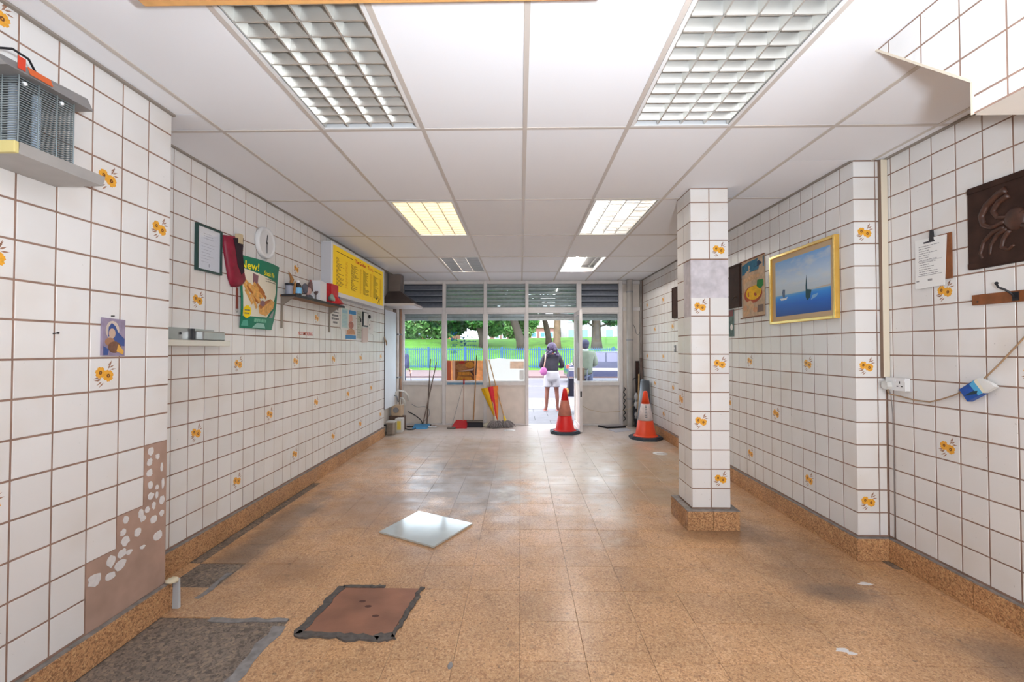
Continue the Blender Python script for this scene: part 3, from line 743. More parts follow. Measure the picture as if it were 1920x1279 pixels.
# stuck on the glass from inside
po = thing('food_poster', 'food photo poster in the second shop window', 'poster', (-1.07, 8.69, .84))
Pf = FRONT(8.692)
MB().flat(rect(-1.41, .84, -.72, 1.225), Pf, 0).build('sheet', backlit('poster_orange', (214, 138, 84), var=.3, vscale=9), po)
pm = MB()
pm.flat(rect(-1.41, .84, -1.33, 1.22), Pf, .0025, 0).flat([(-1.29, .84), (-1.25, .84), (-1.25, 1.22), (-1.31, 1.22)], Pf, .003, 1).flat(rect(-1.25, .84, -.88, 1.22), Pf, .0028, 2)
pm.flat(ell(-1.13, 1.10, .11, .07), Pf, .0034, 3).flat(ell(-.97, 1.14, .09, .06), Pf, .0036, 4).flat(ell(-1.12, 1.19, .06, .025), Pf, .0038, 5)
for q in range(4): pm.flat(rect(-1.19+q*.075, .94, -1.125+q*.075, 1.005), Pf, .004, 4)
pm.flat([(-1.22, .85), (-.90, .85), (-.95, .92), (-1.2, .925)], Pf, .0036, 4).flat([(-1.22, 1.02), (-1.0, 1.05), (-.89, 1.08), (-.9, 1.04), (-1.1, 1.015)], Pf, .0042, 1).flat([(-.98, 1.03), (-.9, .93), (-.88, .95), (-.93, 1.03)], Pf, .0044, 6)
pm.build('print', [backlit('p_terracotta', (196, 116, 92)), backlit('p_cream', (226, 206, 190)), backlit('p_brown', (150, 104, 62), var=.3, vscale=18), backlit('p_tan', (206, 150, 92), var=.2, vscale=30), backlit('p_gold', (238, 172, 66), var=.2, vscale=30), backlit('p_red', (206, 58, 44)), backlit('p_dark', (92, 62, 48))], po)
wp = thing('white_paper_sheet', 'large white paper sheet covering the lower third window', 'paper sheet', (-.27, 8.69, .84))
MB().flat([(-.64, .84), (.085, .84), (.085, 1.25), (-.25, 1.255), (-.42, 1.27), (-.5, 1.255), (-.64, 1.25)], Pf, 0).build('sheet', backlit('backlit_paper', (240, 236, 228)), wp)
MB().flat(rect(-.2, 1.07, .06, 1.21), Pf, .0025, 0).flat(rect(-.02, .86, .06, 1.04), Pf, .0025, 1).build('faded_print', [backlit('faded_peach', (240, 208, 184), var=.12, vscale=14), backlit('faded_grey', (226, 220, 216))], wp)
# blue lettering on the outside of the second window, too faded to read
gl = thing('window_lettering', 'faded blue vinyl lettering on the second shop window', 'lettering', (-1.1, 8.705, 1.25))
lb = MB(); Pg = FRONT(8.706); rg = random.Random(12)
for (u0, u1, v, h) in ((-1.33, -1.23, 1.72, .06), (-1.33, -1.22, 1.60, .06), (-1.34, -1.23, 1.48, .06), (-1.33, -1.23, 1.36, .05)):
    u = u0
    while u < u1:
        wdt = rg.uniform(.018, .03); lb.flat(rect(u, v, u+.009, v+h), Pg, 0).flat(rect(u, v+h*rg.choice((0, .4, .82)), u+wdt, v+h*rg.choice((.2, .6, 1.0))), Pg, .0002); u += wdt+.008
lb.build('letter_column', mat('blue_vinyl', (24, 116, 186), .5), gl)
lb = MB()
for v in (1.66, 1.58, 1.50):
    u = -1.15
    while u < -.85:
        wdt = rg.uniform(.012, .03); lb.flat(rect(u, v, u+wdt, v+.018+.012*rg.random()), Pg, 0); u += wdt+.012
for k in range(9):
    a = rg.uniform(-1.15, -1.0); b = rg.uniform(1.5, 1.72); lb.flat(ell(a, b, .02, .015, 8), Pg, .0003)
lb.build('small_letters', mat('pale_blue_vinyl', (70, 140, 180), .5), gl)

# ---------------------------------------------------------------- pipe and conduits at the front
pi = thing('drain_pipe', 'fat grey vertical pipe right of the shopfront', 'pipe', (2.045, 8.56, 0))
MB().cyl((2.045, 8.56, 0), (2.045, 8.56, 2.745), .057, n=20).build('pipe', mat('grey_pipe', (176, 170, 164), .45, var=.1, vscale=8), pi)
for z in (.5, 1.6, 2.5): MB().cyl((2.045, 8.56, z), (2.045, 8.56, z+.03), .062, n=20).build('clip', M_GREY, pi)
for k, (x, y, r, c, lab) in enumerate(((-2.325, 8.33, .03, (112, 94, 84), 'dark brown vertical pipe beside the white board'), (-2.30, 8.47, .024, (232, 226, 220), 'thin white vertical pipe in the left front corner'), (-2.27, 8.58, .022, (170, 132, 108), 'thin tan vertical pipe against the shopfront frame'))):
    p_ = thing('wall_pipe', lab, 'pipe', (x, y, 0))
    MB().cyl((x, y, .0), (x, y, 2.2), r, n=12).build('pipe', mat('pipe_%d' % k, c, .5, var=.15, vscale=6), p_)
    for z in (.9, 1.7): MB().box(x-r*1.2, x+r*1.2, y-r*1.15, y+r*1.15, z, z+.03).build('clip', M_GREY, p_)
wb = thing('white_board', 'tall pale blue white board on the left wall near the shopfront', 'board', (-2.30, 7.81, .44))
MB().bbox(-2.335, -2.245, 7.487, 8.17, .44, 2.10, .004).build('board', mat('pale_board', (226, 234, 242), .5, var=.05, vscale=3), wb)
MB().box(-2.335, -2.243, 7.474, 7.485, .44, 2.16).build('edge_strip', mat('dark_edge', (84, 70, 64), .6), wb)
cp = thing('cable_bundle', 'small bundle of pale tags hanging on the white board edge', 'tag bundle', (-2.24, 7.46, 1.5))
for q in range(4): MB().ball((-2.235+.012*q, 7.45-.02*(q % 2), 1.62-.03*q), (.012, .02, .03), 8, noise=.15).build('tag_lump', mat('tan_tag', (196, 170, 140), .7), cp)

# extractor hood
hd = thing('cooker_hood', 'brown extractor hood with chimney in the left front corner', 'cooker hood', (-2.1, 7.92, 2.17))
M_HOOD = mat('brown_steel', (104, 92, 88), .4, .5, var=.1, vscale=8)
MB().hexa([(-2.335, 7.6, 2.215), (-1.79, 7.6, 2.215), (-1.79, 8.25, 2.215), (-2.335, 8.25, 2.215)], [(-2.30, 7.87, 2.45), (-2.09, 7.87, 2.45), (-2.09, 8.08, 2.45), (-2.30, 8.08, 2.45)]).build('canopy', M_HOOD, hd)
MB().bbox(-2.30, -2.09, 7.87, 8.08, 2.45, 2.745, .003).build('chimney', mat('brown_steel_light', (142, 128, 120), .4, .4, var=.1, vscale=8), hd)
MB().bbox(-2.34, -1.785, 7.595, 8.255, 2.172, 2.215, .003).build('rim', mat('pale_rim', (226, 218, 212), .4), hd)
# ---------------------------------------------------------------- things on the left pier
zp = thing('insect_killer', 'grey electric insect killer with wire grille high on the left pier', 'insect killer', (-1.85, 1.65, 2.12))
MB().hexa([(-1.948, 1.535, 2.12), (-1.742, 1.535, 2.12), (-1.742, 1.855, 2.12), (-1.948, 1.855, 2.12)], [(-1.948, 1.535, 2.156), (-1.735, 1.535, 2.160), (-1.735, 1.858, 2.160), (-1.948, 1.858, 2.156)]).build('tray', mat('grey_tray', (176, 172, 168), .4, .3, var=.06, vscale=14), zp)
MB().bbox(-1.948, -1.738, 1.518, 1.534, 2.118, 2.160, .003).build('tray_end_cap', mat('yellowed_plastic', (214, 198, 130), .5), zp)
MB().hexa([(-1.948, 1.49, 2.405), (-1.735, 1.49, 2.405), (-1.735, 1.80, 2.405), (-1.948, 1.80, 2.405)], [(-1.948, 1.49, 2.462), (-1.80, 1.49, 2.462), (-1.76, 1.80, 2.458), (-1.948, 1.80, 2.462)]).build('top_cover', mat('grey_cover', (142, 138, 136), .45, .2), zp)
MB().box(-1.7346, -1.733, 1.52, 1.545, 2.412, 2.455).build('red_sticker', mat('red_sticker', (206, 62, 36), .5), zp)
MB().hexa([(-1.7345, 1.56, 2.412), (-1.7335, 1.56, 2.412), (-1.7335, 1.64, 2.412), (-1.7345, 1.64, 2.412)], [(-1.745, 1.56, 2.44), (-1.744, 1.56, 2.44), (-1.744, 1.64, 2.44), (-1.745, 1.64, 2.44)]).build('warning_sticker', mat('orange_sticker', (214, 96, 40), .5), zp)
M_WIRE = mat('grille_wire', (150, 160, 162), .35, .7)
wr_ = MB()
for q in range(28):
    z = 2.166+q*.0086
    for y0, y1, x0, x1 in ((1.548, 1.745, -1.762, -1.762), (1.548, 1.548, -1.94, -1.762), (1.745, 1.745, -1.94, -1.762)):
        wr_.box(min(x0, x1)-.0015, max(x0, x1)+.0015, min(y0, y1)-.0015, max(y0, y1)+.0015, z-.0017, z+.0017)
tag(wr_.build('grille_wires', M_WIRE, zp), kind='stuff')
for y in (1.548, 1.614, 1.68, 1.745): MB().cyl((-1.760, y, 2.158), (-1.760, y, 2.405), .0022, n=6).build('grille_rod', M_WIRE, zp)
for x in (-1.82, -1.88): MB().cyl((x, 1.548, 2.158), (x, 1.548, 2.405), .0022, n=6).build('grille_rod', M_WIRE, zp)
for y in (1.60, 1.68): MB().cyl((-1.84, y, 2.165), (-1.84, y, 2.40), .013, n=12).build('lamp_tube', mat('uv_tube', (206, 222, 240), .2), zp)
MB().box(-1.945, -1.942, 1.535, 1.76, 2.16, 2.405).build('back_plate', mat('zapper_back', (130, 138, 142), .4, .5), zp)
for y in (1.57, 1.70): MB().ball((-1.764, y, 2.385), .008, 8).build('insulator', M_WHITE, zp)
MB().tube([(-1.80, 1.50, 2.47), (-1.80, 1.56, 2.505), (-1.83, 1.64, 2.52), (-1.87, 1.70, 2.51), (-1.90, 1.73, 2.47), (-1.90, 1.735, 2.455)], .004, 8).build('cable', M_BLACK, zp)
ic = thing('small_icon_picture', 'small unframed blue and gold picture hung on the left pier', 'picture', (-1.94, 2.134, 1.41))
PL = LEFT(XP)
MB().prism([(2.074, 1.411), (2.193, 1.408), (2.195, 1.583), (2.075, 1.588)], PL, .001, .012).build('board', mat('picture_mauve', (150, 136, 158), .5, var=.18, vscale=30), ic)
im = MB(); im.flat(ell(2.125, 1.53, .036, .045), PL, .0125, 0).flat([(2.10, 1.50), (2.104, 1.545), (2.12, 1.565), (2.14, 1.55), (2.155, 1.52), (2.19, 1.49), (2.19, 1.455), (2.14, 1.46), (2.12, 1.5)], PL, .013, 1)
im.flat(ell(2.122, 1.515, .018, .024), PL, .0135, 2).flat(ell(2.11, 1.475, .026, .02), PL, .0137, 3).flat(ell(2.135, 1.45, .035, .028, 14, .4), PL, .014, 4).flat([(2.145, 1.43), (2.18, 1.415), (2.185, 1.43), (2.155, 1.465)], PL, .0145, 5)
im.flat([(2.077, 1.413), (2.10, 1.413), (2.105, 1.44), (2.077, 1.455)], PL, .0142, 1)
im.build('print', [mat('i_pale', (206, 190, 178), .5), mat('i_blue', (62, 84, 142), .5), mat('i_skin', (196, 166, 146), .5), mat('i_tan', (164, 120, 92), .5), mat('i_brown', (120, 84, 66), .5, var=.2, vscale=60), mat('i_gold', (226, 172, 76), .5)], ic)
MB().cyl((-1.945, 2.125, 1.598), (-1.93, 2.125, 1.598), .003, n=6).build('nail', M_DARKM, ic)
sl = thing('nail_stub', 'small dark nail stub in the left pier tiles', 'nail', (-1.94, 1.86, 1.50))
MB().cyl((-1.953, 1.862, 1.505), (-1.93, 1.862, 1.508), .003, n=8).cyl((-1.93, 1.862, 1.508), (-1.927, 1.862, 1.508), .005, n=8).build('nail', M_DARKM, sl)

# ---------------------------------------------------------------- things on the left wall
PW = LEFT(XL)
fr = thing('framed_certificate', 'framed white certificate with dark green frame on the left wall', 'picture frame', (-2.24, 3.22, 1.99))
for u0, v0, u1, v1 in ((3.085, 1.99, 3.10, 2.318), (3.335, 1.99, 3.35, 2.318), (3.10, 1.99, 3.335, 2.004), (3.10, 2.304, 3.335, 2.318)): MB().prism(rect(u0, v0, u1, v1), PW, .001, .022).build('frame_bar', mat('dark_green_frame', (34, 66, 62), .4), fr)
MB().prism(rect(3.10, 2.004, 3.335, 2.304), PW, .001, .012).build('paper', mat('blue_white_paper', (226, 230, 240), .6), fr)
lp = MB(); lines(lp, PW, 3.16, 3.28, 2.27, 2.22, .0126, 3, .004, seed=2); lines(lp, PW, 3.14, 3.30, 2.20, 2.05, .0126, 7, .003, ragged=.6, seed=3); lp.flat(ell(3.22, 2.04, .006, .014, 8), PW, .0126)
lp.build('small_print', mat('grey_ink', (170, 174, 188), .7), fr)
MB().prism(rect(3.10, 2.004, 3.335, 2.304), PW, .014, .016).build('glazing', M_CLEAR, fr)

# dark red oven glove hung from a peg
gv = thing('oven_glove', 'dark red padded oven glove hanging from a peg', 'oven glove', (-2.22, 3.50, 1.92))
M_GLV = mat('dark_red_cloth', (142, 24, 52), .5, var=.25, vscale=16, bump=.5, bscale=40)
def glove(uo, flat_):
    out = [(3.36, 2.30), (3.60, 2.34), (3.585, 2.25), (3.60, 2.1), (3.64, 1.99), (3.60, 1.955), (3.54, 1.93), (3.475, 1.925), (3.44, 1.98), (3.40, 2.12), (3.375, 2.22)]
    return out
gp = glove(0, 0); cxm = sum(p[0] for p in gp)/len(gp); cym = sum(p[1] for p in gp)/len(gp)
gm = MB(); rings = []
for s_, w_ in ((1, .004), (1.0, .018), (.86, .034), (.55, .042)):
    rings.append([PW(cxm+(u-cxm)*s_, cym+(v-cym)*s_, w_) for u, v in gp])
n_ = len(gp); vs = [q for r_ in rings for q in r_]
gm.add(vs, [(i*n_+j, i*n_+(j+1) % n_, (i+1)*n_+(j+1) % n_, (i+1)*n_+j) for i in range(3) for j in range(n_)]+[[3*n_+j for j in range(n_)]], 0, True)
gm.build('glove_body', M_GLV, gv, solid=True)
MB().prism([(3.46, 2.30), (3.57, 2.325), (3.56, 2.20), (3.585, 2.06), (3.55, 2.03), (3.50, 2.10), (3.47, 2.22)], PW, .03, .0455).build('black_lining', mat('black_cloth', (44, 28, 38), .8), gv)
MB().prism(rect(3.50, 2.27, 3.545, 2.345), PW, .02, .056).build('peg', mat('pale_peg', (206, 186, 150), .6), gv)
hs = thing('hanging_strap', 'thin brown strap with a ring hanging below the oven glove', 'strap', (-2.24, 3.55, 1.74))
MB().prism([(3.545, 1.76), (3.575, 1.76), (3.57, 1.93), (3.545, 1.93)], PW, .002, .006).build('strap', mat('brown_leather', (130, 62, 48), .6), hs)
MB().tube([PW(3.558+.014*math.cos(t), 1.748+.014*math.sin(t), .005) for t in [i*math.pi/6 for i in range(13)]], .0025, 6).build('ring', M_STEEL, hs)

# curved pie poster
pp_ = thing('pie_poster', 'curling green and cream steak pie poster on the left wall', 'poster', (-2.23, 3.88, 1.61))
U0, U1, V0, V1 = 3.585, 4.17, 1.612, 2.20
def warp(u, v, w_=0):
    """poster hangs with its far edge drawn in at the foot and curls off the wall"""
    t = (v-V0)/(V1-V0); s_ = (u-U0)/(U1-U0)
    uu = u - (1-t)*s_*.13 + .03*math.sin(math.pi*t)*s_*0
    return PW(uu + (1-t)*0, v, .008+w_+.05*math.sin(math.pi*s_*.9)*(.5+.5*t)+.012*math.sin(5*t))
pst = MB(); pst.grid(lambda a, b: warp(U0+a*(U1-U0), V0+b*(V1-V0)), 16, 16); pst.build('sheet', mat('poster_green', (16, 122, 92), .45), pp_)
def wflat(poly, w_, mi, mb):
    # fan through a finer outline so that it follows the curl
    o = []
    for i in range(len(poly)):
        p, q = poly[i], poly[(i+1) % len(poly)]
        for k in range(5): o.append((p[0]+(q[0]-p[0])*k/5, p[1]+(q[1]-p[1])*k/5))
    c = (sum(p[0] for p in o)/len(o), sum(p[1] for p in o)/len(o)); n = len(o)
    vs = []
    for s_ in (1, .75, .5, .25): vs += [warp(c[0]+(u-c[0])*s_, c[1]+(v-c[1])*s_, w_) for u, v in o]
    vs.append(warp(c[0], c[1], w_))
    fs = [(r_*n+j, r_*n+(j+1) % n, (r_+1)*n+(j+1) % n, (r_+1)*n+j) for r_ in range(3) for j in range(n)]+[(3*n+j, 3*n+(j+1) % n, 4*n) for j in range(n)]
    mb.add(vs, fs, mi, True)
pr_ = MB()
wflat([(3.61, 1.71), (3.98, 1.715), (4.06, 1.80), (4.13, 1.95), (4.13, 2.04), (4.02, 2.055), (3.80, 2.08), (3.61, 2.10)], .001, 0, pr_)
wflat([(3.73, 2.0), (3.76, 1.965), (3.79, 1.99), (3.80, 2.06), (3.73, 2.075)], .0018, 3, pr_)
for k, (u, v, a, l) in enumerate([(3.70, 1.92, -.6, .16), (3.72, 1.90, -.8, .17), (3.75, 1.94, -.5, .15), (3.68, 1.87, -.9, .14), (3.78, 1.92, -.7, .14), (3.73, 1.95, -.35, .15), (3.80, 1.90, -.3, .12), (3.76, 1.87, -.8, .12), (3.70, 1.95, -.7, .16), (3.77, 1.90, -.9, .17), (3.83, 1.95, -.6, .14), (3.66, 1.91, -1.1, .15), (3.80, 1.935, -.75, .17), (3.86, 1.91, -.5, .13), (3.74, 1.84, -.95, .14), (3.79, 1.86, -.6, .15)]):
    d = (math.cos(a)*l/2, math.sin(a)*l/2); n_v = (-math.sin(a)*.014, math.cos(a)*.014)
    wflat([(u-d[0]-n_v[0], v-d[1]-n_v[1]), (u+d[0]-n_v[0], v+d[1]-n_v[1]), (u+d[0]+n_v[0], v+d[1]+n_v[1]), (u-d[0]+n_v[0], v-d[1]+n_v[1])], .002+.00015*k, 1 if k % 3 == 1 else 2, pr_)
wflat([(3.83, 1.74), (3.95, 1.725), (4.08, 1.80), (4.10, 1.86), (4.0, 1.88), (3.88, 1.84), (3.80, 1.80)], .005, 2, pr_)
wflat([(3.80, 1.81), (3.88, 1.845), (4.0, 1.882), (4.0, 1.86), (3.9, 1.815), (3.84, 1.775)], .0056, 1, pr_)
wflat(ell(3.86, 1.83, .04, .025, 10), .006, 3, pr_)
wflat([(4.02, 1.715), (4.11, 1.715), (4.11, 1.79), (4.05, 1.75)], .0035, 4, pr_)
wflat([(3.655+.055*math.cos(a)*(1 if i % 2 else .88), 1.745+.055*math.sin(a)*(1 if i % 2 else .88)) for i, a in enumerate([k*math.pi/12 for k in range(24)])], .0065, 5, pr_)
wflat([(3.76, 1.62), (4.0, 1.62), (3.95, 1.66), (3.82, 1.66)], .0015, 6, pr_); wflat([(3.60, 1.63), (3.70, 1.63), (3.68, 1.68), (3.62, 1.675)], .0015, 7, pr_)
pr_.build('print', [mat('pp_cream', (232, 224, 204), .5), mat('pp_brown', (184, 112, 52), .5, var=.3, vscale=40), mat('pp_gold', (226, 168, 88), .5, var=.25, vscale=40), mat('pp_plum', (136, 96, 104), .5), mat('pp_grey', (150, 152, 152), .5), mat('pp_yellow', (250, 216, 10), .5), mat('pp_shine', (150, 200, 186), .4), mat('pp_mint', (84, 168, 146), .4)], pp_)
Mye = mat('poster_yellow_text', (250, 232, 20), .5)
WP = lambda u, v, w_: warp(u, v, w_)
text('New!', WP, 3.59, 2.10, .003, .092, Mye, pp_, sx=1.05, bold=.02)
text('Steak Pie', WP, 3.875, 2.08, .003, .056, Mye, pp_, sx=.92, bold=.02)
q_ = MB(); lines(q_, WP, 3.90, 4.12, 2.06, 2.02, .003, 2, .008, ragged=.1, seed=8); lines(q_, WP, 3.62, 3.69, 1.77, 1.72, .0075, 2, .012, ragged=.1, seed=4); q_.build('small_print', mat('pp_greytext', (120, 118, 100), .6), pp_)
q_ = MB(); lines(q_, WP, 3.77, 3.98, 1.70, 1.665, .003, 1, .028, ragged=.02, seed=6); q_.build('bottom_lettering', mat('pp_palegreen', (120, 190, 160), .5), pp_)

# clock
ck = thing('wall_clock', 'round white wall clock with silver rim', 'clock', (-2.23, 3.93, 2.23))
rotX = Matrix.Rotation(R(90), 3, 'Y')
cc = (XL+.001, 3.93, 2.37)
MB().lathe([(.138, 0), (.14, .012), (.136, .03), (.126, .038), (.112, .034), (.108, .026)], cc, 36, rot=rotX).build('rim', mat('silver_plastic', (228, 228, 228), .4), ck)
MB().lathe([(0, .0235), (.109, .0236)], cc, 36, rot=rotX).build('dial', mat('dial_white', (240, 236, 230), .5), ck)
nm = MB()
for k in range(12):
    a = k*math.pi/6; nm.flat([(cc[1]+math.sin(a)*.09+dx, cc[2]+math.cos(a)*.09+dz) for dx, dz in ((-.007, -.007), (.007, -.007), (.007, .007), (-.007, .007))], LEFT(XL), .026)
nm.build('hour_marks', M_INK, ck)
MB().prism([(3.925, 2.375), (3.935, 2.375), (3.945, 2.44), (3.938, 2.445)], LEFT(XL), .027, .029).build('hour_hand', M_BLACK, ck)
MB().prism([(3.927, 2.37), (3.931, 2.28), (3.936, 2.28), (3.936, 2.37)], LEFT(XL), .029, .031).build('minute_hand', M_BLACK, ck)
MB().lathe([(0, .033), (.008, .032), (.008, .026)], cc, 10, rot=rotX).build('hub', M_BLACK, ck)

# steel shelf low on the left wall, behind the pier
ss = thing('steel_shelf', 'stainless steel wall shelf with upstand behind the left pier', 'shelf', (-2.18, 2.95, 1.46))
MB().bbox(XL, -2.13, 2.52, 3.30, 1.462, 1.500, .003).build('shelf_plate', mat('pale_steel', (222, 216, 204), .35, .3), ss)
MB().hexa([(XL, 2.52, 1.50), (XL+.012, 2.52, 1.50), (XL+.012, 3.30, 1.50), (XL, 3.30, 1.50)], [(XL, 2.52, 1.585), (XL+.012, 2.52, 1.585), (XL+.012, 3.28, 1.58), (XL, 3.28, 1.58)]).build('upstand', M_STEEL, ss)
MB().bbox(XL+.012, -2.16, 3.06, 3.29, 1.50, 1.565, .008).build('bent_end', M_STEEL, ss)
MB().box(XL+.012, XL+.03, 3.045, 3.06, 1.50, 1.58).build('seam', M_DARKM, ss)
MB().ball((XL+.014, 2.95, 1.545), .008, 8).build('bolt', M_DARKM, ss)

# wooden shelf with ornaments
sw = thing('wooden_shelf', 'dark edged wooden shelf with ornaments below the menu board', 'shelf', (-2.17, 4.8, 1.93))
MB().bbox(XL, -2.10, 4.20, 5.38, 1.934, 1.952, .002).build('shelf_board', mat('shelf_wood', (150, 110, 76), .6, var=.15, vscale=14), sw)
MB().box(-2.10, -2.095, 4.20, 5.38, 1.930, 1.955).box(XL+.02, -2.10, 4.192, 4.20, 1.934, 1.955).build('dark_edge', M_DARKM, sw)
for y in (4.23, 5.30):
    MB().box(XL, XL+.012, y-.012, y+.012, 1.64, 1.934).build('bracket_rail', mat('old_bracket', (150, 138, 126), .5, .3), sw)
    MB().hexa([(XL+.012, y-.008, 1.86), (XL+.02, y-.008, 1.86), (XL+.02, y+.008, 1.86), (XL+.012, y+.008, 1.86)], [(XL+.012, y-.008, 1.934), (-2.12, y-.008, 1.934), (-2.12, y+.008, 1.934), (XL+.012, y+.008, 1.934)]).build('bracket_arm', mat('old_bracket', (150, 138, 126), .5, .3), sw)
ZS = 1.9525
pt = thing('dark_pot', 'small dark pot with a dried pod at the shelf end', 'pot', (-2.19, 4.26, ZS))
MB().lathe([(.030, 0), (.034, .02), (.032, .09), (.038, .10), (.04, .112), (.03, .114)], (-2.19, 4.26, ZS), 16, mis=[1, 1, 0, 0, 0]).build('pot_body', [mat('pot_black', (40, 44, 54), .4), mat('pot_label', (160, 164, 180), .5)], pt)
MB().tube([(-2.185, 4.27, ZS+.08), (-2.17, 4.275, ZS+.15), (-2.175, 4.25, ZS+.19), (-2.18, 4.225, ZS+.22)], .006, 8, taper=[.012, .018, .009, .002]).build('dried_pod', mat('brown_pod', (166, 116, 62), .6, var=.3, vscale=60), pt)
MB().tube([(-2.16, 4.29, ZS), (-2.155, 4.295, ZS+.05), (-2.15, 4.29, ZS+.10), (-2.155, 4.30, ZS+.14)], .012, 8, taper=[.012, .016, .012, .004]).build('pod_stalk', mat('brown_pod', (166, 116, 62), .6), pt)
bo = thing('medicine_bottle', 'dark brown bottle with white cap and blue label on the shelf', 'bottle', (-2.135, 4.32, ZS))
MB().lathe([(.001, 0), (.03, 0), (.032, .005), (.032, .09), (.024, .11), (.014, .118), (.014, .126)], (-2.135, 4.32, ZS), 18).build('bottle_body', mat('brown_glass', (36, 22, 24), .12, spec=.8), bo)
MB().lathe([(.0325, .022), (.0327, .023), (.0327, .078), (.0325, .079)], (-2.135, 4.32, ZS), 18).build('label', mat('blue_label', (128, 190, 232), .5), bo)
MB().lathe([(.016, .124), (.017, .126), (.017, .146), (.012, .149), (0, .149)], (-2.135, 4.32, ZS), 14).build('cap', M_WHITE, bo)
# cockerel ornament
rk = thing('cockerel_ornament', 'pink and grey pottery cockerel ornament on the shelf', 'ornament', (-2.15, 4.56, ZS))
MB().ball((-2.15, 4.56, ZS+.075), (.03, .055, .04), 14, rot=Matrix.Rotation(R(25), 3, 'X')).build('body', mat('pink_pottery', (192, 160, 156), .5, var=.15, vscale=40), rk)
MB().tube([(-2.15, 4.59, ZS+.09), (-2.15, 4.605, ZS+.13), (-2.15, 4.61, ZS+.165), (-2.15, 4.615, ZS+.18)], .02, 10, taper=[.034, .026, .019, .012]).build('neck', mat('brown_pottery', (112, 84, 84), .5), rk)
MB().ball((-2.15, 4.615, ZS+.172), (.014, .02, .015), 10).build('head', mat('brown_pottery', (112, 84, 84), .5), rk)
MB().prism([(4.60, ZS+.18), (4.635, ZS+.18), (4.635, ZS+.197), (4.622, ZS+.19), (4.615, ZS+.20), (4.606, ZS+.19), (4.595, ZS+.198)], LEFT(-2.152), 0, .006).build('comb', mat('comb_red', (150, 76, 80), .5), rk)
MB().ball((-2.15, 4.495, ZS+.105), (.022, .045, .042), 12).ball((-2.15, 4.50, ZS+.07), (.02, .03, .03), 10).build('tail', mat('grey_pottery', (92, 92, 104), .5), rk)
MB().lathe([(.04, 0), (.042, .006), (.034, .028), (.02, .04), (0, .042)], (-2.15, 4.575, ZS), 14).build('stand', mat('slate_pottery', (84, 86, 96), .5, var=.2, vscale=60), rk)
bd = thing('bird_ornament', 'small dark bird ornament on a stem before the white carton', 'ornament', (-2.115, 4.66, ZS))
MB().cyl((-2.115, 4.66, ZS), (-2.115, 4.66, ZS+.05), .004, n=6).cyl((-2.115, 4.66, ZS), (-2.115, 4.66, ZS+.006), .014, n=10).build('stem', M_DARKM, bd)
MB().ball((-2.115, 4.66, ZS+.07), (.014, .03, .02), 10).ball((-2.115, 4.69, ZS+.083), .011, 8).tube([(-2.115, 4.645, ZS+.07), (-2.115, 4.61, ZS+.075)], .008, 6, taper=[.012, .003]).build('bird_body', mat('bird_brown', (92, 72, 72), .5), bd)
wc = thing('white_carton', 'plain white carton on the shelf beside the red box', 'carton', (-2.16, 4.83, ZS))
MB().hexa([(-2.225, 4.75, ZS), (-2.11, 4.75, ZS), (-2.11, 4.90, ZS), (-2.225, 4.90, ZS)], [(-2.225, 4.75, ZS+.2), (-2.11, 4.75, ZS+.2), (-2.11, 4.90, ZS+.2), (-2.225, 4.90, ZS+.2)]).build('carton_body', mat('carton_white', (226, 226, 232), .6), wc)
MB().prism([(4.75, ZS+.2), (4.90, ZS+.2), (4.90, ZS+.205), (4.75, ZS+.215)], LEFT(-2.225), 0, .115).build('flap', mat('carton_white', (226, 226, 232), .6), wc)
jr = thing('glass_dish', 'small grey green dish lying before the red box', 'dish', (-2.115, 5.0, ZS))
MB().lathe([(.001, 0), (.02, 0), (.035, .03), (.045, .05), (.042, .05), (.032, .03), (0, .006)], (-2.12, 4.99, ZS+.045), 16, rot=Matrix.Rotation(R(70), 3, 'Y')).build('dish_body', mat('sage_glass', (150, 168, 156), .25), jr)
rb = thing('red_carton', 'red carton with crumpled lid on the shelf under the menu', 'carton', (-2.16, 5.16, ZS))
MB().hexa([(-2.22, 5.06, ZS), (-2.12, 5.06, ZS), (-2.12, 5.24, ZS), (-2.22, 5.24, ZS)], [(-2.22, 5.05, ZS+.235), (-2.12, 5.05, ZS+.225), (-2.12, 5.25, ZS+.225), (-2.22, 5.25, ZS+.235)]).build('carton_body', mat('carton_red', (206, 44, 52), .5, var=.15, vscale=20), rb)
MB().flat([(5.27, ZS+.12), (5.33, ZS+.10), (5.33, ZS+.2), (5.28, ZS+.22)], LEFT(-2.15), 0).prism([(5.25, ZS), (5.32, ZS), (5.32, ZS+.2), (5.25, ZS+.21)], LEFT(-2.19), 0, .06).build('blue_packet', mat('blue_white_packet', (70, 112, 176), .5, var=.4, vscale=30), rb)
MB().hexa([(-2.12, 5.08, ZS), (-2.04, 5.13, ZS+.01), (-2.05, 5.24, ZS+.01), (-2.12, 5.24, ZS)], [(-2.12, 5.10, ZS+.09), (-2.09, 5.14, ZS+.085), (-2.08, 5.22, ZS+.05), (-2.12, 5.24, ZS+.1)]).build('torn_flap', mat('carton_red2', (196, 34, 44), .5), rb)

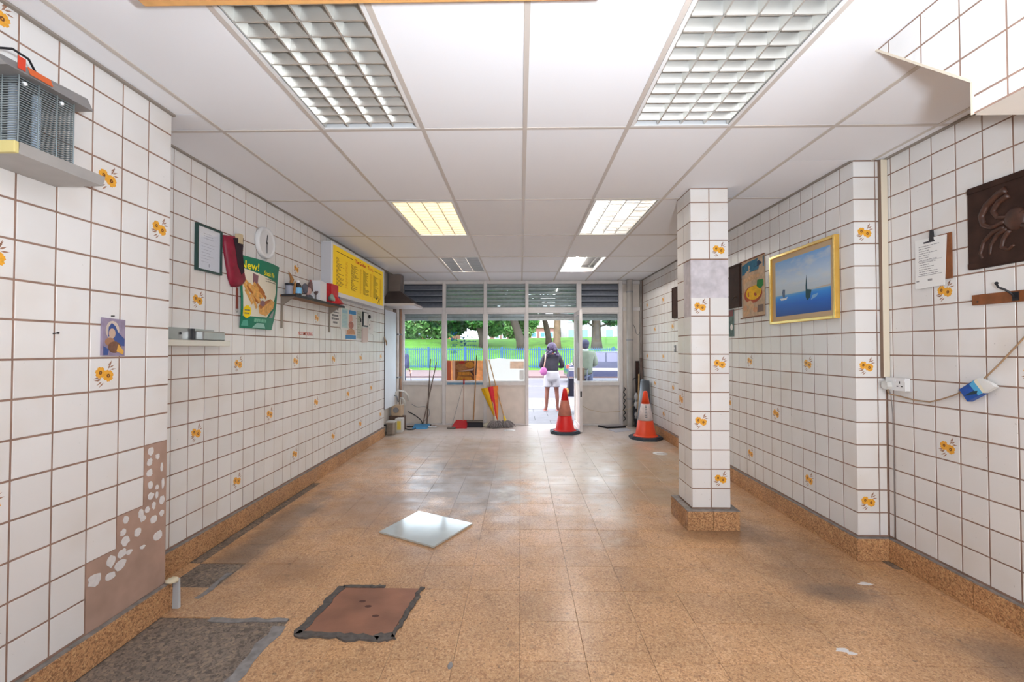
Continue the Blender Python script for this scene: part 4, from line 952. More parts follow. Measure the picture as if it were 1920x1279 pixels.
# menu light box
mn = thing('menu_light_box', 'yellow illuminated menu board in a white box on the left wall', 'menu board', (-2.19, 6.03, 2.056))
MX = XL+.12; PM = LEFT(MX)
MB().bbox(XL, MX-.004, 5.07, 7.02, 2.056, 2.655, .004).build('box', mat('light_box_grey', (206, 208, 214), .5), mn)
for u0, v0, u1, v1 in ((5.07, 2.056, 5.095, 2.655), (6.985, 2.056, 7.02, 2.655), (5.095, 2.056, 6.985, 2.105), (5.095, 2.632, 6.985, 2.655)): MB().prism(rect(u0, v0, u1, v1), PM, -.004, .008).build('face_frame', M_WHITE, mn)
MB().prism(rect(5.095, 2.105, 6.985, 2.632), PM, -.004, .002).build('face', mat('menu_yellow', (252, 208, 0), .4, emit=.12), mn)
Mmt = mat('menu_text', (70, 60, 20), .6); Mred = mat('menu_red', (206, 60, 24), .6)
text('The Golden', PM, 5.80, 2.553, .0035, .066, Mred, mn, name='title_lettering', sx=1.25, bold=.03)
q_ = MB(); q_.flat(rect(6.30, 2.553, 6.315, 2.60), PM, .0035).flat(rect(6.275, 2.592, 6.34, 2.602), PM, .0037)      # last word: too blurred to read
for k_ in range(4): q_.flat(rect(6.345+k_*.045, 2.553, 6.355+k_*.045, 2.588), PM, .0035).flat(rect(6.345+k_*.045, 2.553+.013*(k_ % 3), 6.378+k_*.045, 2.562+.013*(k_ % 3)), PM, .0037)
q_.build('title_smudge', Mred, mn)
q_ = MB(); q_.flat(rect(5.2, 2.572, 5.72, 2.580), PM, .0035).flat(rect(6.55, 2.572, 6.93, 2.580), PM, .0035); q_.build('rule', Mmt, mn)
for k, (u0, u1, n) in enumerate(((5.20, 5.46, 22), (5.66, 5.95, 24), (6.10, 6.36, 25), (6.52, 6.80, 25))):
    q_ = MB(); lines(q_, PM, u0, u1-.02, 2.51, 2.18, .0035, n, .0065, ragged=.75, seed=20+k); q_.build('menu_lines', Mmt, mn)
    q_ = MB(); lines(q_, PM, u1+.02, u1+.09, 2.51, 2.18, .0035, n, .006, ragged=.2, seed=40+k); q_.build('price_lines', mat('menu_faint', (190, 150, 10), .6), mn)
    q_ = MB(); q_.flat(rect(u1+.13, 2.14, u1+.134, 2.54), PM, .0033).build('column_rule', mat('menu_faint', (190, 150, 10), .6), mn)
q_ = MB(); q_.flat([(6.72, 2.12), (6.74, 2.12), (6.80, 2.2), (6.78, 2.2)], PM, .004).flat([(6.66, 2.16), (6.72, 2.2), (6.70, 2.215), (6.65, 2.19)], PM, .004).flat(rect(6.79, 2.115, 6.81, 2.2), PM, .004); q_.build('little_drawing', Mmt, mn)
lc = thing('loose_paper', 'white paper lying on top of the menu box', 'paper', (-2.2, 5.5, 2.657))
MB().hexa([(-2.235, 5.1, 2.656), (-2.14, 5.1, 2.656), (-2.14, 5.75, 2.656), (-2.235, 5.75, 2.656)], [(-2.235, 5.1, 2.672), (-2.14, 5.12, 2.668), (-2.14, 5.75, 2.68), (-2.235, 5.75, 2.68)]).build('paper_stack', M_PAPER, lc)

# papers pinned up below the menu
def sheet(name, label, cat, u0, v0, u1, v1, m, w0=.001, w1=.004, tilt=0):
    t = thing(name, label, cat, (XL+w1, (u0+u1)/2, v0))
    MB().prism([(u0, v0), (u1, v0+tilt), (u1, v1+tilt), (u0, v1)], PW, w0, w1).build('sheet', m, t)
    return t
s1 = sheet('white_notice', 'white notice with black capitals under the shelf end', 'notice', 5.33, 1.722, 5.60, 1.945, M_PAPER)
q_ = MB()
for v, h, a, b in ((1.925, .012, 5.36, 5.56), (1.89, .014, 5.355, 5.57), (1.85, .024, 5.37, 5.55), (1.81, .024, 5.365, 5.56), (1.765, .024, 5.41, 5.52)):
    u = a; rr = random.Random(int(v*1000))
    while u < b: l = rr.uniform(.012, .022); q_.flat(rect(u, v-h/2, u+l, v+h/2), PW, .0046); u += l+.006
q_.build('capitals', M_INK, s1)
s2 = sheet('pale_green_poster', 'pale blue green poster with white border under the menu', 'poster', 5.63, 1.69, 5.89, 1.985, M_PAPER, .003, .007)
q_ = MB(); q_.flat(rect(5.66, 1.715, 5.865, 1.965), PW, .0075, 0).flat(rect(5.68, 1.9, 5.84, 1.94), PW, .008, 1); lines(q_, PW, 5.68, 5.84, 1.88, 1.73, .008, 8, .006, 1, seed=5); q_.build('print', [mat('pale_aqua', (196, 220, 216), .6), mat('pale_aqua2', (160, 200, 214), .6)], s2)
s3 = sheet('blue_food_poster', 'blue edged food poster hanging under the menu', 'poster', 5.80, 1.575, 6.17, 1.955, mat('poster_pale', (226, 214, 206), .6), .001, .0028)
q_ = MB(); q_.flat(rect(5.80, 1.575, 6.17, 1.625), PW, .0035, 0).flat(rect(5.91, 1.905, 6.17, 1.955), PW, .0035, 0).flat([(5.83, 1.63), (6.14, 1.64), (6.1, 1.70), (6.0, 1.72), (5.86, 1.70)], PW, .0036, 1).flat(ell(5.99, 1.76, .09, .05), PW, .004, 2).flat([(5.92, 1.8), (6.05, 1.82), (6.02, 1.9), (5.93, 1.89)], PW, .0038, 3)
q_.build('print', [mat('s_blue', (66, 142, 200), .6), mat('s_tan', (206, 150, 110), .6, var=.2, vscale=30), mat('s_pinkbrown', (186, 116, 96), .6, var=.2, vscale=40), mat('s_salmon', (226, 170, 150), .6)], s3)
s4 = sheet('greenish_paper', 'faded greenish paper strip under the menu', 'paper', 6.21, 1.59, 6.38, 1.97, mat('faded_green_paper', (206, 208, 192), .7, var=.12, vscale=14))
q_ = MB(); lines(q_, PW, 6.23, 6.36, 1.95, 1.62, .0046, 9, .008, ragged=.6, seed=9); q_.build('print', mat('grey_green_ink', (150, 158, 140), .7), s4)
s5 = sheet('black_edged_notice', 'narrow white notice in a black holder under the menu', 'notice', 6.42, 1.765, 6.64, 1.975, M_BLACK, .001, .012)
MB().flat(rect(6.46, 1.785, 6.62, 1.965), PW, .0125).build('paper', M_PAPER, s5)
MB().ball((XL+.02, 6.68, 1.92), (.015, .04, .03), 8).build('clip', M_BLACK, s5)
s6 = sheet('pinkish_paper', 'curling pinkish paper below the black edged notice', 'paper', 6.40, 1.535, 6.62, 1.75, mat('pinkish_paper_m', (226, 208, 200), .7), .002, .02, .01)
s7 = sheet('curled_white_paper', 'crumpled white paper near the wall end under the menu', 'paper', 6.66, 1.68, 6.90, 1.87, M_PAPER, .001, .006, -.02)
q_ = MB(); q_.flat(ell(6.72, 1.80, .02, .02, 8), PW, .007).flat(ell(6.73, 1.75, .02, .02, 8), PW, .007); q_.build('print', M_GREY, s7)
hk = thing('wall_hook', 'dark metal hook between the papers under the menu', 'hook', (-2.24, 6.30, 1.80))
MB().tube([PW(6.30, 1.90, .005), PW(6.31, 1.86, .02), PW(6.29, 1.825, .03), PW(6.25, 1.822, .04), PW(6.22, 1.835, .045)], .006, 8).build('hook_wire', M_DARKM, hk)
ns = thing('no_smoking_sticker', 'red NO SMOKING lettering stuck on the left wall tiles', 'sticker', (-2.249, 4.72, 1.59))
text('NO SMOKING', PW, 4.555, 1.584, .0035, .054, mat('sticker_red', (226, 92, 70), .6), ns, sx=.92, bold=.01)
# ---------------------------------------------------------------- things on the right walls
PR = RIGHT(XR); PF = RIGHT(XF)          # u = -y
cr = thing('carved_panel', 'dark carved wooden panel cut by the right picture edge', 'carving', (2.50, 2.35, 1.88))
MB().prism(rect(-2.577, 1.88, -2.12, 2.333), PR, .001, .022).build('panel', M_DWOOD, cr)
M_CARV = mat('carved_wood', (72, 44, 33), .45, var=.35, vscale=25)
def cc_(pts, r0, r1):
    k = len(pts); o = []
    for i in range(k-1):
        for q in range(4): o.append(tuple(pts[i][d]+(pts[i+1][d]-pts[i][d])*q/4 for d in (0, 1)))
    o.append(pts[-1]); n = len(o)
    return MB().tube([PR(u, v, .021) for u, v in o], r0, 8, taper=[r0+(r1-r0)*i/(n-1) for i in range(n)])
for pts, a, b in (([(-2.38, 2.10), (-2.45, 2.085), (-2.49, 2.11), (-2.50, 2.16), (-2.47, 2.21), (-2.41, 2.25), (-2.37, 2.26)], .012, .022), ([(-2.37, 2.12), (-2.42, 2.13), (-2.44, 2.17), (-2.41, 2.21), (-2.36, 2.23)], .010, .018),
                  ([(-2.38, 2.07), (-2.44, 2.06), (-2.49, 2.02), (-2.51, 1.96), (-2.50, 1.93)], .014, .007), ([(-2.37, 2.06), (-2.42, 2.04), (-2.455, 1.99), (-2.46, 1.94)], .014, .006), ([(-2.36, 2.05), (-2.39, 2.01), (-2.40, 1.97), (-2.37, 1.95), (-2.34, 1.97)], .013, .007),
                  ([(-2.30, 2.06), (-2.26, 2.04), (-2.22, 1.99), (-2.2, 1.94)], .014, .006), ([(-2.31, 2.12), (-2.26, 2.13), (-2.22, 2.17), (-2.25, 2.22)], .012, .02)):
    cc_(pts, a, b).build('carved_limb', M_CARV, cr)
MB().ball(PR(-2.335, 2.10, .02), (.018, .055, .06), 14).build('carved_body', M_CARV, cr)
for v in (1.885, 2.30): MB().prism(rect(-2.577, v, -2.12, v+.028), PR, .022, .026).build('border', M_DWOOD, cr)
hr = thing('coat_rack', 'brown wooden coat rack with black hook on the right wall', 'coat rack', (2.50, 2.35, 1.68))
MB().prism([(-2.565, 1.682), (-2.10, 1.678), (-2.10, 1.735), (-2.565, 1.739)], PR, .001, .018).build('board', M_WOODM, hr)
for u in (-2.34, -2.18):
    MB().tube([PR(u, 1.70, .02), PR(u-.005, 1.725, .04), PR(u-.02, 1.745, .055), PR(u-.035, 1.758, .07), PR(u-.042, 1.775, .072)], .005, 8).build('hook', M_BLACK, hr)
    MB().ball(PR(u-.042, 1.78, .072), .008, 8).build('hook_knob', M_BLACK, hr)
    MB().prism(rect(u-.014, 1.685, u+.014, 1.73), PR, .018, .024).build('hook_plate', M_BLACK, hr)
MB().cyl(PR(-2.535, 1.70, .017), PR(-2.535, 1.70, .0195), .005, n=8).build('screw', M_DARKM, hr)
cb = thing('clipboard', 'brown clipboard with a white printed sheet hung on the right wall', 'clipboard', (2.50, 2.81, 1.82))
MB().prism(rect(-2.925, 1.855, -2.69, 2.125), PR, .003, .010).build('board', M_WOODM, cb)
MB().prism([(-2.93, 1.825), (-2.925, 1.818), (-2.73, 1.822), (-2.713, 2.118), (-2.927, 2.127)], PR, .012, .0145).build('paper', M_PAPER, cb)
q_ = MB(); lines(q_, PR, -2.90, -2.76, 2.085, 1.90, .0152, 13, .004, ragged=.5, seed=31); q_.flat(rect(-2.905, 1.895, -2.745, 1.898), PR, .0152).flat(rect(-2.905, 1.985, -2.745, 1.987), PR, .0152).flat(rect(-2.84, 1.86, -2.81, 1.872), PR, .0152).flat(rect(-2.92, 1.862, -2.90, 1.87), PR, .0152); q_.build('small_print', mat('faint_ink', (150, 146, 146), .7), cb)
MB().prism(rect(-2.865, 2.094, -2.79, 2.104), PR, .0146, .0156).build('heading_bar', M_INK, cb)
MB().prism([(-2.82, 2.10), (-2.795, 2.10), (-2.80, 2.165), (-2.815, 2.165)], PR, .010, .022).build('clip', M_DARKM, cb)
tr = thing('cable_trunking', 'cream vertical cable trunking in the right wall corner', 'trunking', (2.497, 3.165, 1.25))
MB().bbox(2.475, 2.518, 3.15, 3.18, 1.25, 2.745, .003).build('trunking', mat('cream_plastic', (226, 214, 192), .5), tr)
MB().box(2.4735, 2.475, 3.152, 3.178, 1.25, 2.745).build('lid_seam', mat('brown_seam', (140, 116, 98), .7), tr)
sk = thing('double_socket', 'white double wall socket with one plug on the right wall', 'socket', (2.50, 3.08, 1.168))
MB().prism(rect(-3.148, 1.168, -2.995, 1.25), PR, .001, .03).build('back_box', mat('socket_white', (232, 232, 232), .35), sk)
MB().prism(rect(-3.15, 1.166, -2.993, 1.252), PR, .03, .036).build('plate', mat('socket_white', (232, 232, 232), .35), sk)
for du, dv, a, b in ((-3.035, 1.222, .004, .008), (-3.052, 1.196, .007, .0035), (-3.018, 1.196, .007, .0035)): MB().flat(rect(du-a, dv-b, du+a, dv+b), PR, .0366).build('pin_slot', M_BLACK, sk)
for u in (-3.075, -3.0): MB().prism(rect(u-.009, 1.226, u+.009, 1.24), PR, .036, .040).build('switch', M_WHITE, sk)
pg = thing('mains_plug', 'white three pin plug in the left half of the socket', 'plug', (2.46, 3.12, 1.18))
MB().prism([(-3.145, 1.185), (-3.13, 1.172), (-3.105, 1.172), (-3.092, 1.19), (-3.095, 1.22), (-3.12, 1.228), (-3.142, 1.22)], PR, .037, .07).build('plug_body', mat('plug_white', (214, 214, 210), .4), pg)
cbl = thing('wall_cable', 'tan mains cable sagging along the right wall to the picture edge', 'cable', (2.505, 2.75, 1.12))
pts = [(3.12, 1.174, .045), (3.125, 1.15, .04), (3.144, 1.138, .02), (3.056, 1.129, .012), (2.955, 1.117, .012), (2.845, 1.117, .012), (2.767, 1.142, .012), (2.693, 1.171, .012), (2.632, 1.201, .015), (2.56, 1.245, .02), (2.505, 1.286, .015), (2.432, 1.364, .012), (2.333, 1.476, .012), (2.2, 1.63, .012)]
MB().tube([PR(-y, z, w_) for y, z, w_ in pts], .0042, 8).build('cable', mat('tan_flex', (168, 136, 104), .5), cbl)
MB().tube([PR(-3.125, 1.16, .03), PR(-3.132, 1.13, .015), PR(-3.13, 1.0, .006), PR(-3.128, .6, .006), PR(-3.128, .17, .006)], .003, 6).build('down_cable', mat('grey_flex', (140, 132, 128), .6), cbl)
bb = thing('blue_box', 'blue printed cardboard packet hung on the cable, right wall', 'packet', (2.49, 2.53, 1.15))
MB().prism([(-2.62, 1.213), (-2.573, 1.150), (-2.487, 1.205), (-2.536, 1.270)], PR, .016, .046).build('packet_body', mat('packet_blue', (24, 84, 176), .45, var=.35, vscale=20), bb)
q_ = MB(); q_.flat([(-2.56, 1.245), (-2.536, 1.270), (-2.487, 1.205), (-2.512, 1.19)], PR, .0465, 0).flat([(-2.535, 1.265), (-2.52, 1.28), (-2.475, 1.213), (-2.487, 1.205)], PR, .0467, 1).flat([(-2.595, 1.178), (-2.52, 1.198), (-2.515, 1.215), (-2.54, 1.212)], PR, .0469, 2)
q_.build('print', [mat('packet_cyan', (86, 176, 222), .45), mat('packet_cream', (236, 228, 206), .5), mat('packet_dark', (28, 56, 64), .5)], bb)
MB().prism([(-2.536, 1.270), (-2.487, 1.205), (-2.43, 1.243), (-2.455, 1.262), (-2.515, 1.285)], PR, .018, .040).build('open_flap', mat('packet_white', (232, 230, 226), .6), bb)

# sea painting
pa = thing('sea_painting', 'gold framed painting of two boats on a blue sea', 'painting', (2.29, 3.75, 1.66))
U0_, U1_, V0_, V1_ = -4.19, -3.325, 1.665, 2.275
M_GOLD = mat('gold_frame', (232, 186, 92), .3, .55); M_GOLDL = mat('gold_edge', (250, 220, 140), .25, .5)
for u0, v0, u1, v1 in ((U0_, V0_, U0_+.022, V1_), (U1_-.022, V0_, U1_, V1_), (U0_+.022, V0_, U1_-.022, V0_+.022), (U0_+.022, V1_-.022, U1_-.022, V1_)):
    MB().prism(rect(u0, v0, u1, v1), PF, .002, .036).build('frame_bar', M_GOLD, pa)
    MB().prism(rect(u0+.003, v0+.003, u1-.003, v1-.003), PF, .036, .040).build('frame_bead', M_GOLDL, pa)
MB().prism(rect(U0_+.022, V0_+.022, U1_-.022, V1_-.022), PF, .002, .022).build('mount', mat('beige_mount', (206, 178, 140), .7), pa)
def sea_mat():
    m = bpy.data.materials.new('sea_canvas'); m.use_nodes = True; N = m.node_tree.nodes; L = m.node_tree.links; b = N['Principled BSDF']; b.inputs['Roughness'].default_value = .45
    g = N.new('ShaderNodeNewGeometry'); s_ = N.new('ShaderNodeSeparateXYZ'); L.new(g.outputs['Position'], s_.inputs[0])
    r = N.new('ShaderNodeMapRange'); r.inputs[1].default_value = 1.725; r.inputs[2].default_value = 2.215; L.new(s_.outputs[2], r.inputs[0])
    cr_ = N.new('ShaderNodeValToRGB'); L.new(r.outputs[0], cr_.inputs[0]); e = cr_.color_ramp.elements
    e[0].position = 0; e[0].color = lin((16, 74, 150))+(1,); e[1].position = 1; e[1].color = lin((112, 166, 222))+(1,)
    for p, c in ((.2, (10, 100, 200)), (.33, (40, 140, 224)), (.37, (90, 160, 214)), (.385, (190, 200, 206)), (.6, (196, 212, 228))): q = e.new(p); q.color = lin(c)+(1,)
    mp = N.new('ShaderNodeMapping'); mp.inputs['Scale'].default_value = (1, 3, 9); mp.inputs['Rotation'].default_value = (R(-25), 0, 0); L.new(g.outputs['Position'], mp.inputs[0])
    n = N.new('ShaderNodeTexNoise'); n.inputs['Scale'].default_value = 1.6; n.inputs['Detail'].default_value = 5; L.new(mp.outputs[0], n.inputs['Vector'])
    r2 = N.new('ShaderNodeMapRange'); r2.inputs[1].default_value = .5; r2.inputs[2].default_value = .68; r2.inputs[4].default_value = .75; L.new(n.outputs['Fac'], r2.inputs[0])
    gt = N.new('ShaderNodeMath'); gt.operation = 'GREATER_THAN'; gt.inputs[1].default_value = .5; L.new(r.outputs[0], gt.inputs[0])
    mu = N.new('ShaderNodeMath'); mu.operation = 'MULTIPLY'; L.new(gt.outputs[0], mu.inputs[0]); L.new(r2.outputs[0], mu.inputs[1])
    mx = N.new('ShaderNodeMix'); mx.data_type = 'RGBA'; L.new(mu.outputs[0], mx.inputs[0]); L.new(cr_.outputs[0], mx.inputs[6]); mx.inputs[7].default_value = lin((206, 212, 216))+(1,)
    L.new(mx.outputs[2], b.inputs['Base Color']); return m
MB().prism(rect(-4.115, 1.728, -3.39, 2.212), PF, .002, .0235).build('canvas', sea_mat(), pa)
mw, mg, md, mld, mfo = mat('b_white', (226, 230, 232), .6), mat('b_grey', (92, 112, 138), .6), mat('b_dark', (22, 72, 84), .6), mat('b_land', (196, 176, 160), .6), mat('b_foam', (130, 180, 224), .6)
MB().flat([(-3.62, 1.913), (-3.39, 1.913), (-3.39, 1.925), (-3.5, 1.922)], PF, .0242).build('painted_land', mld, pa)
MB().flat([(-4.045, 1.885), (-4.03, 1.865), (-3.95, 1.865), (-3.93, 1.89), (-3.97, 1.882)], PF, .0244).build('painted_hull', mw, pa)
MB().flat([(-4.0, 1.89), (-3.97, 1.89), (-3.968, 1.955), (-4.0, 1.96), (-4.012, 1.93)], PF, .0246).build('painted_sail', mg, pa)
MB().flat([(-3.685, 1.86), (-3.665, 1.83), (-3.63, 1.85), (-3.61, 1.91), (-3.665, 1.92), (-3.668, 1.97), (-3.675, 2.04), (-3.685, 1.95)], PF, .0246).build('painted_ship', md, pa)
MB().flat([(-3.62, 1.83), (-3.55, 1.85), (-3.53, 1.875), (-3.6, 1.865)], PF, .0245).build('painted_foam', mfo, pa)
# food tea towel
tt = thing('printed_tea_towel', 'printed tea towel of food hung beside the painting', 'tea towel', (2.30, 4.55, 1.76))
def tw(u, v, w_=0): return PF(u, v, .006+w_+.008*math.sin((u+4.7)*26)*.6)
MB().grid(lambda a, b: tw(-4.775+a*.45, 1.762+b*.582), 14, 14).build('cloth', mat('towel_beige', (206, 178, 148), .8, var=.18, vscale=26), tt)
def tflat(poly, w_, mi, mb):
    c = (sum(p[0] for p in poly)/len(poly), sum(p[1] for p in poly)/len(poly)); n = len(poly)
    vs = [tw(u, v, w_) for u, v in poly]+[tw((u+c[0])/2, (v+c[1])/2, w_) for u, v in poly]+[tw(c[0], c[1], w_)]
    mb.add(vs, [(j, (j+1) % n, n+(j+1) % n, n+j) for j in range(n)]+[(n+j, n+(j+1) % n, 2*n) for j in range(n)], mi, True)
q_ = MB()
tflat([(-4.77, 2.20), (-4.6, 2.21), (-4.45, 2.22), (-4.335, 2.23), (-4.335, 2.33), (-4.45, 2.325), (-4.62, 2.32), (-4.77, 2.30)], .002, 0, q_)
tflat([(-4.52, 2.25), (-4.42, 2.25), (-4.36, 2.27), (-4.42, 2.30), (-4.5, 2.285)], .003, 1, q_); tflat(ell(-4.72, 2.265, .02, .02, 8), .003, 2, q_)
tflat(ell(-4.54, 1.985, .18, .085, 18), .003, 3, q_); tflat(ell(-4.52, 2.0, .15, .07, 18), .004, 2, q_)
tflat([(-4.47, 2.06), (-4.40, 2.02), (-4.345, 2.05), (-4.345, 2.11), (-4.45, 2.115)], .005, 4, q_)
for k, (u, v, a) in enumerate(((-4.70, 1.86, 5), (-4.64, 1.82, 6), (-4.56, 1.86, 6), (-4.5, 1.83, 5), (-4.60, 1.90, 6), (-4.68, 1.80, 6))): tflat(ell(u, v, .05, .028, 8, a), .003+.0004*k, a, q_)
tflat([(-4.46, 1.80), (-4.345, 1.80), (-4.345, 1.87), (-4.44, 1.87)], .0055, 7, q_)
tflat([(-4.74, 2.10), (-4.6, 2.12), (-4.42, 2.14), (-4.4, 2.17), (-4.6, 2.18), (-4.75, 2.16)], .002, 6, q_)
q_.build('print', [mat('t_blue', (60, 122, 152), .8, var=.2, vscale=20), mat('t_navy', (40, 66, 92), .8), mat('t_yellow', (236, 184, 40), .8, var=.15, vscale=25), mat('t_redrim', (176, 84, 56), .8), mat('t_green', (52, 132, 70), .8), mat('t_salmon', (214, 160, 122), .8, var=.2, vscale=30), mat('t_tan', (216, 178, 138), .8, var=.2, vscale=30), mat('t_grey', (128, 108, 98), .8)], tt)
MB().cyl(PF(-4.79, 2.343, .01), PF(-4.325, 2.347, .01), .006, n=8).build('hanging_rod', M_WOODM, tt); MB().cyl(PF(-4.79, 1.759, .01), PF(-4.325, 1.764, .01), .006, n=8).build('hanging_rod', M_WOODM, tt)
def plaque(lab, u0, u1, v0, v1):
    t = thing('wooden_plaque', lab, 'plaque', (XF-.01, -(u0+u1)/2, v0))
    MB().prism(rect(u0, v0, u1, v1), PF, .001, .022).build('board', M_DWOOD, t)
    for a in ((u0, v0, u1, v0+.02), (u0, v1-.02, u1, v1), (u0, v0+.02, u0+.02, v1-.02), (u1-.02, v0+.02, u1, v1-.02)): MB().prism(rect(*a), PF, .022, .027).build('rim', M_DWOOD, t)
    return t
q = plaque('dark wooden plaque half hidden behind the column, beside the tea towel', -5.20, -4.785, 1.885, 2.34)
MB().tube([PF(-4.95, 1.98, .024), PF(-4.9, 2.0, .026), PF(-4.85, 1.99, .024)], .006, 6).build('carved_line', M_CARV, q)
plaque('dark wooden plaque on the far right wall left of the column', -6.905, -6.5, 1.905, 2.36)
it = thing('small_hanging_picture', 'narrow colourful picture below the plaque behind the column', 'picture', (XF-.005, 5.05, 1.58))
MB().prism(rect(-5.2, 1.58, -4.962, 1.87), PF, .001, .010).build('sheet', mat('dull_teal_print', (96, 120, 116), .7, var=.4, vscale=22), it)
MB().flat(ell(-5.0, 1.68, .03, .035, 10), PF, .0105, 0).flat(rect(-5.1, 1.80, -4.963, 1.868), PF, .0105, 1).build('print', [M_PAPER, mat('dull_maroon', (126, 74, 76), .7)], it)
swt = thing('light_switch', 'tiny grey metal switch on the far right wall', 'switch', (XF-.005, 6.83, 1.40))
MB().prism(rect(-6.86, 1.40, -6.80, 1.50), PF, .001, .014).build('switch_plate', M_GREY, swt)
MB().prism(rect(-6.84, 1.44, -6.82, 1.47), PF, .014, .022).build('toggle', M_WHITE, swt)

# ---------------------------------------------------------------- things on the floor
pl = thing('loose_metal_plate', 'loose square pale metal plate lying on the floor', 'metal plate', (-.757, 3.665, 0))
c4 = [(-1.107, 3.569), (-.63, 3.31), (-.394, 3.755), (-.899, 4.027)]
MB().hexa([(x, y, .002) for x, y in c4], [(x, y, .014) for x, y in c4]).build('plate', mat('pale_plate', (214, 222, 222), .12, .35, var=.08, vscale=5, spec=.7), pl)
c5 = [(x*.985+(-.757)*.015, y*.985+3.665*.015) for x, y in c4]
MB().hexa([(x, y, 0) for x, y in c5], [(x, y, .002) for x, y in c5]).build('backing_board', M_DARKM, pl)
mh = thing('floor_hatch', 'rusty red brown square hatch plate set in the floor', 'floor hatch', (-.87, 2.52, 0))
c6 = [(-1.105, 2.31), (-.655, 2.285), (-.605, 2.745), (-1.065, 2.745)]
MB().hexa([(x, y, -.002) for x, y in c6], [(x, y, .006) for x, y in c6]).build('plate', mat('rusty_plate', (148, 102, 80), .55, var=.3, vscale=5, bump=.4, bscale=60), mh)
cm = MB(); rg = random.Random(2)
def edge(a, b, wd, n=14): ragged([(a[0]+(b[0]-a[0])*i/n+rg.uniform(-.006, .006), a[1]+(b[1]-a[1])*i/n+rg.uniform(-.006, .006)) for i in range(n+1)], wd, cm, -.001, .009)
edge((-1.13, 2.29), (-1.075, 2.765), .035); edge((-1.13, 2.30), (-.70, 2.272), .04); edge((-.64, 2.28), (-.592, 2.755), .022); edge((-1.07, 2.76), (-.82, 2.765), .022); edge((-.72, 2.27), (-.63, 2.30), .05, 5)
cm.build('cement_edge', mat('dark_cement', (96, 90, 86), .9, var=.3, vscale=40, bump=.7, bscale=90), mh)
for k, (x, y) in enumerate(((-.85, 2.55), (-.78, 2.46), (-.9, 2.6))): MB().prism(ell(x, y, .02, .012, 8), lambda u, v, w_: (u, v, w_), .006, .0064).build('stain_spot', mat('spot_dark', (88, 54, 44), .7), mh)
def sticker(x, y, r, lab):
    t = thing('floor_sticker', lab, 'sticker', (x, y, 0))
    MB().lathe([(0, .0012), (r, .001), (r, 0)], (x, y, 0), 20).build('disc', M_PAPER, t)
    MB().box(x-r*.5, x+r*.5, y-r*.12, y+r*.12, .0012, .0016).build('mark', mat('sticker_grey', (170, 162, 160), .7), t)
sticker(1.93, 6.35, .10, 'round white worn sticker on the floor by the column'); sticker(-.2, 8.1, .11, 'round pale worn sticker on the floor by the mops')

def cone(x, y, c, lab, grimy):
    t = thing('traffic_cone', lab, 'traffic cone', (x, y, 0), 'traffic cones')
    r8 = .27
    oc = [(r8*math.cos(R(22.5+45*k)), r8*math.sin(R(22.5+45*k))) for k in range(8)]
    MB().prism([(x+a, y+b) for a, b in oc], lambda u, v, w_: (u, v, w_), 0, .032).prism([(x+a*.94, y+b*.94) for a, b in oc], lambda u, v, w_: (u, v, w_), .032, .045).build('base', mat('cone_base', (62, 72, 84), .6), t)
    H = .76; rr = lambda z: .165-(.165-.030)*(z-.045)/(H-.045)
    zs = [.045, .12, .30, .302, .56, .562, .70, H-.012, H]
    mats = [mat('cone_'+c[0], c[1], .45), M_PAPER]
    MB().lathe([(.2, .045), (.185, .055), (rr(.07), .075), (rr(.298), .298)], (x, y, 0), 28).build('cone_lower', mats[0], t)
    MB().lathe([(rr(.298), .298), (rr(.298)+.003, .30), (rr(.56)+.003, .56), (rr(.56), .562)], (x, y, 0), 28).build('sleeve', mat('sleeve_'+c[0], c[2], .5, var=.12, vscale=18), t)
    MB().lathe([(rr(.562), .562), (rr(.74), .74), (.028, H), (.018, H+.004), (.016, H-.05)], (x, y, 0), 28).build('cone_top', mats[0], t)
    if grimy:
        q = MB()
        for k in range(8):
            z = .525-k*.025; r_ = rr(z)+.006; a = R(-100)
            q.add([(x+r_*math.cos(a+d), y+r_*math.sin(a+d), z+dz) for d, dz in ((-.16, 0), (.10+.05*(k % 3), 0), (.10+.05*(k % 3), .013), (-.16, .013))], [(0, 1, 2, 3)])
        q.build('worn_lettering', mat('cone_grey_print', (120, 124, 132), .6), t)
cone(.765, 7.9, ('red', (226, 18, 14), (206, 128, 108)), 'red traffic cone with a dull sleeve in the doorway', False)
cone(2.02, 7.42, ('orange', (240, 74, 26), (232, 220, 218)), 'orange traffic cone with white lettered sleeve by the right wall', True)

# mats by the right corner
tb = thing('shallow_tray', 'dark edged grey tray lying flat under the right window', 'tray', (1.68, 8.47, 0))
tp = [(1.44, 8.52), (1.57, 8.32), (1.93, 8.42), (1.86, 8.62)]
MB().hexa([(x, y, 0) for x, y in tp], [(x, y, .03) for x, y in tp]).build('tray_body', M_BLACK, tb)
tq = [(1.68+(x-1.68)*.94, 8.47+(y-8.47)*.9) for x, y in tp]
MB().hexa([(x, y, .03) for x, y in tq], [(x, y, .033) for x, y in tq]).build('tray_top', mat('grey_sheet', (164, 160, 164), .5), tb)
tl = thing('loose_floor_tile', 'loose pale tile lying flat before the right corner', 'tile', (1.76, 8.13, 0))
tp = [(1.565, 8.19), (1.65, 7.95), (1.94, 8.08), (1.93, 8.33)]
MB().hexa([(x, y, 0) for x, y in tp], [(x, y, .010) for x, y in tp]).build('tile_body', mat('pale_lilac_tile', (206, 206, 216), .35), tl)
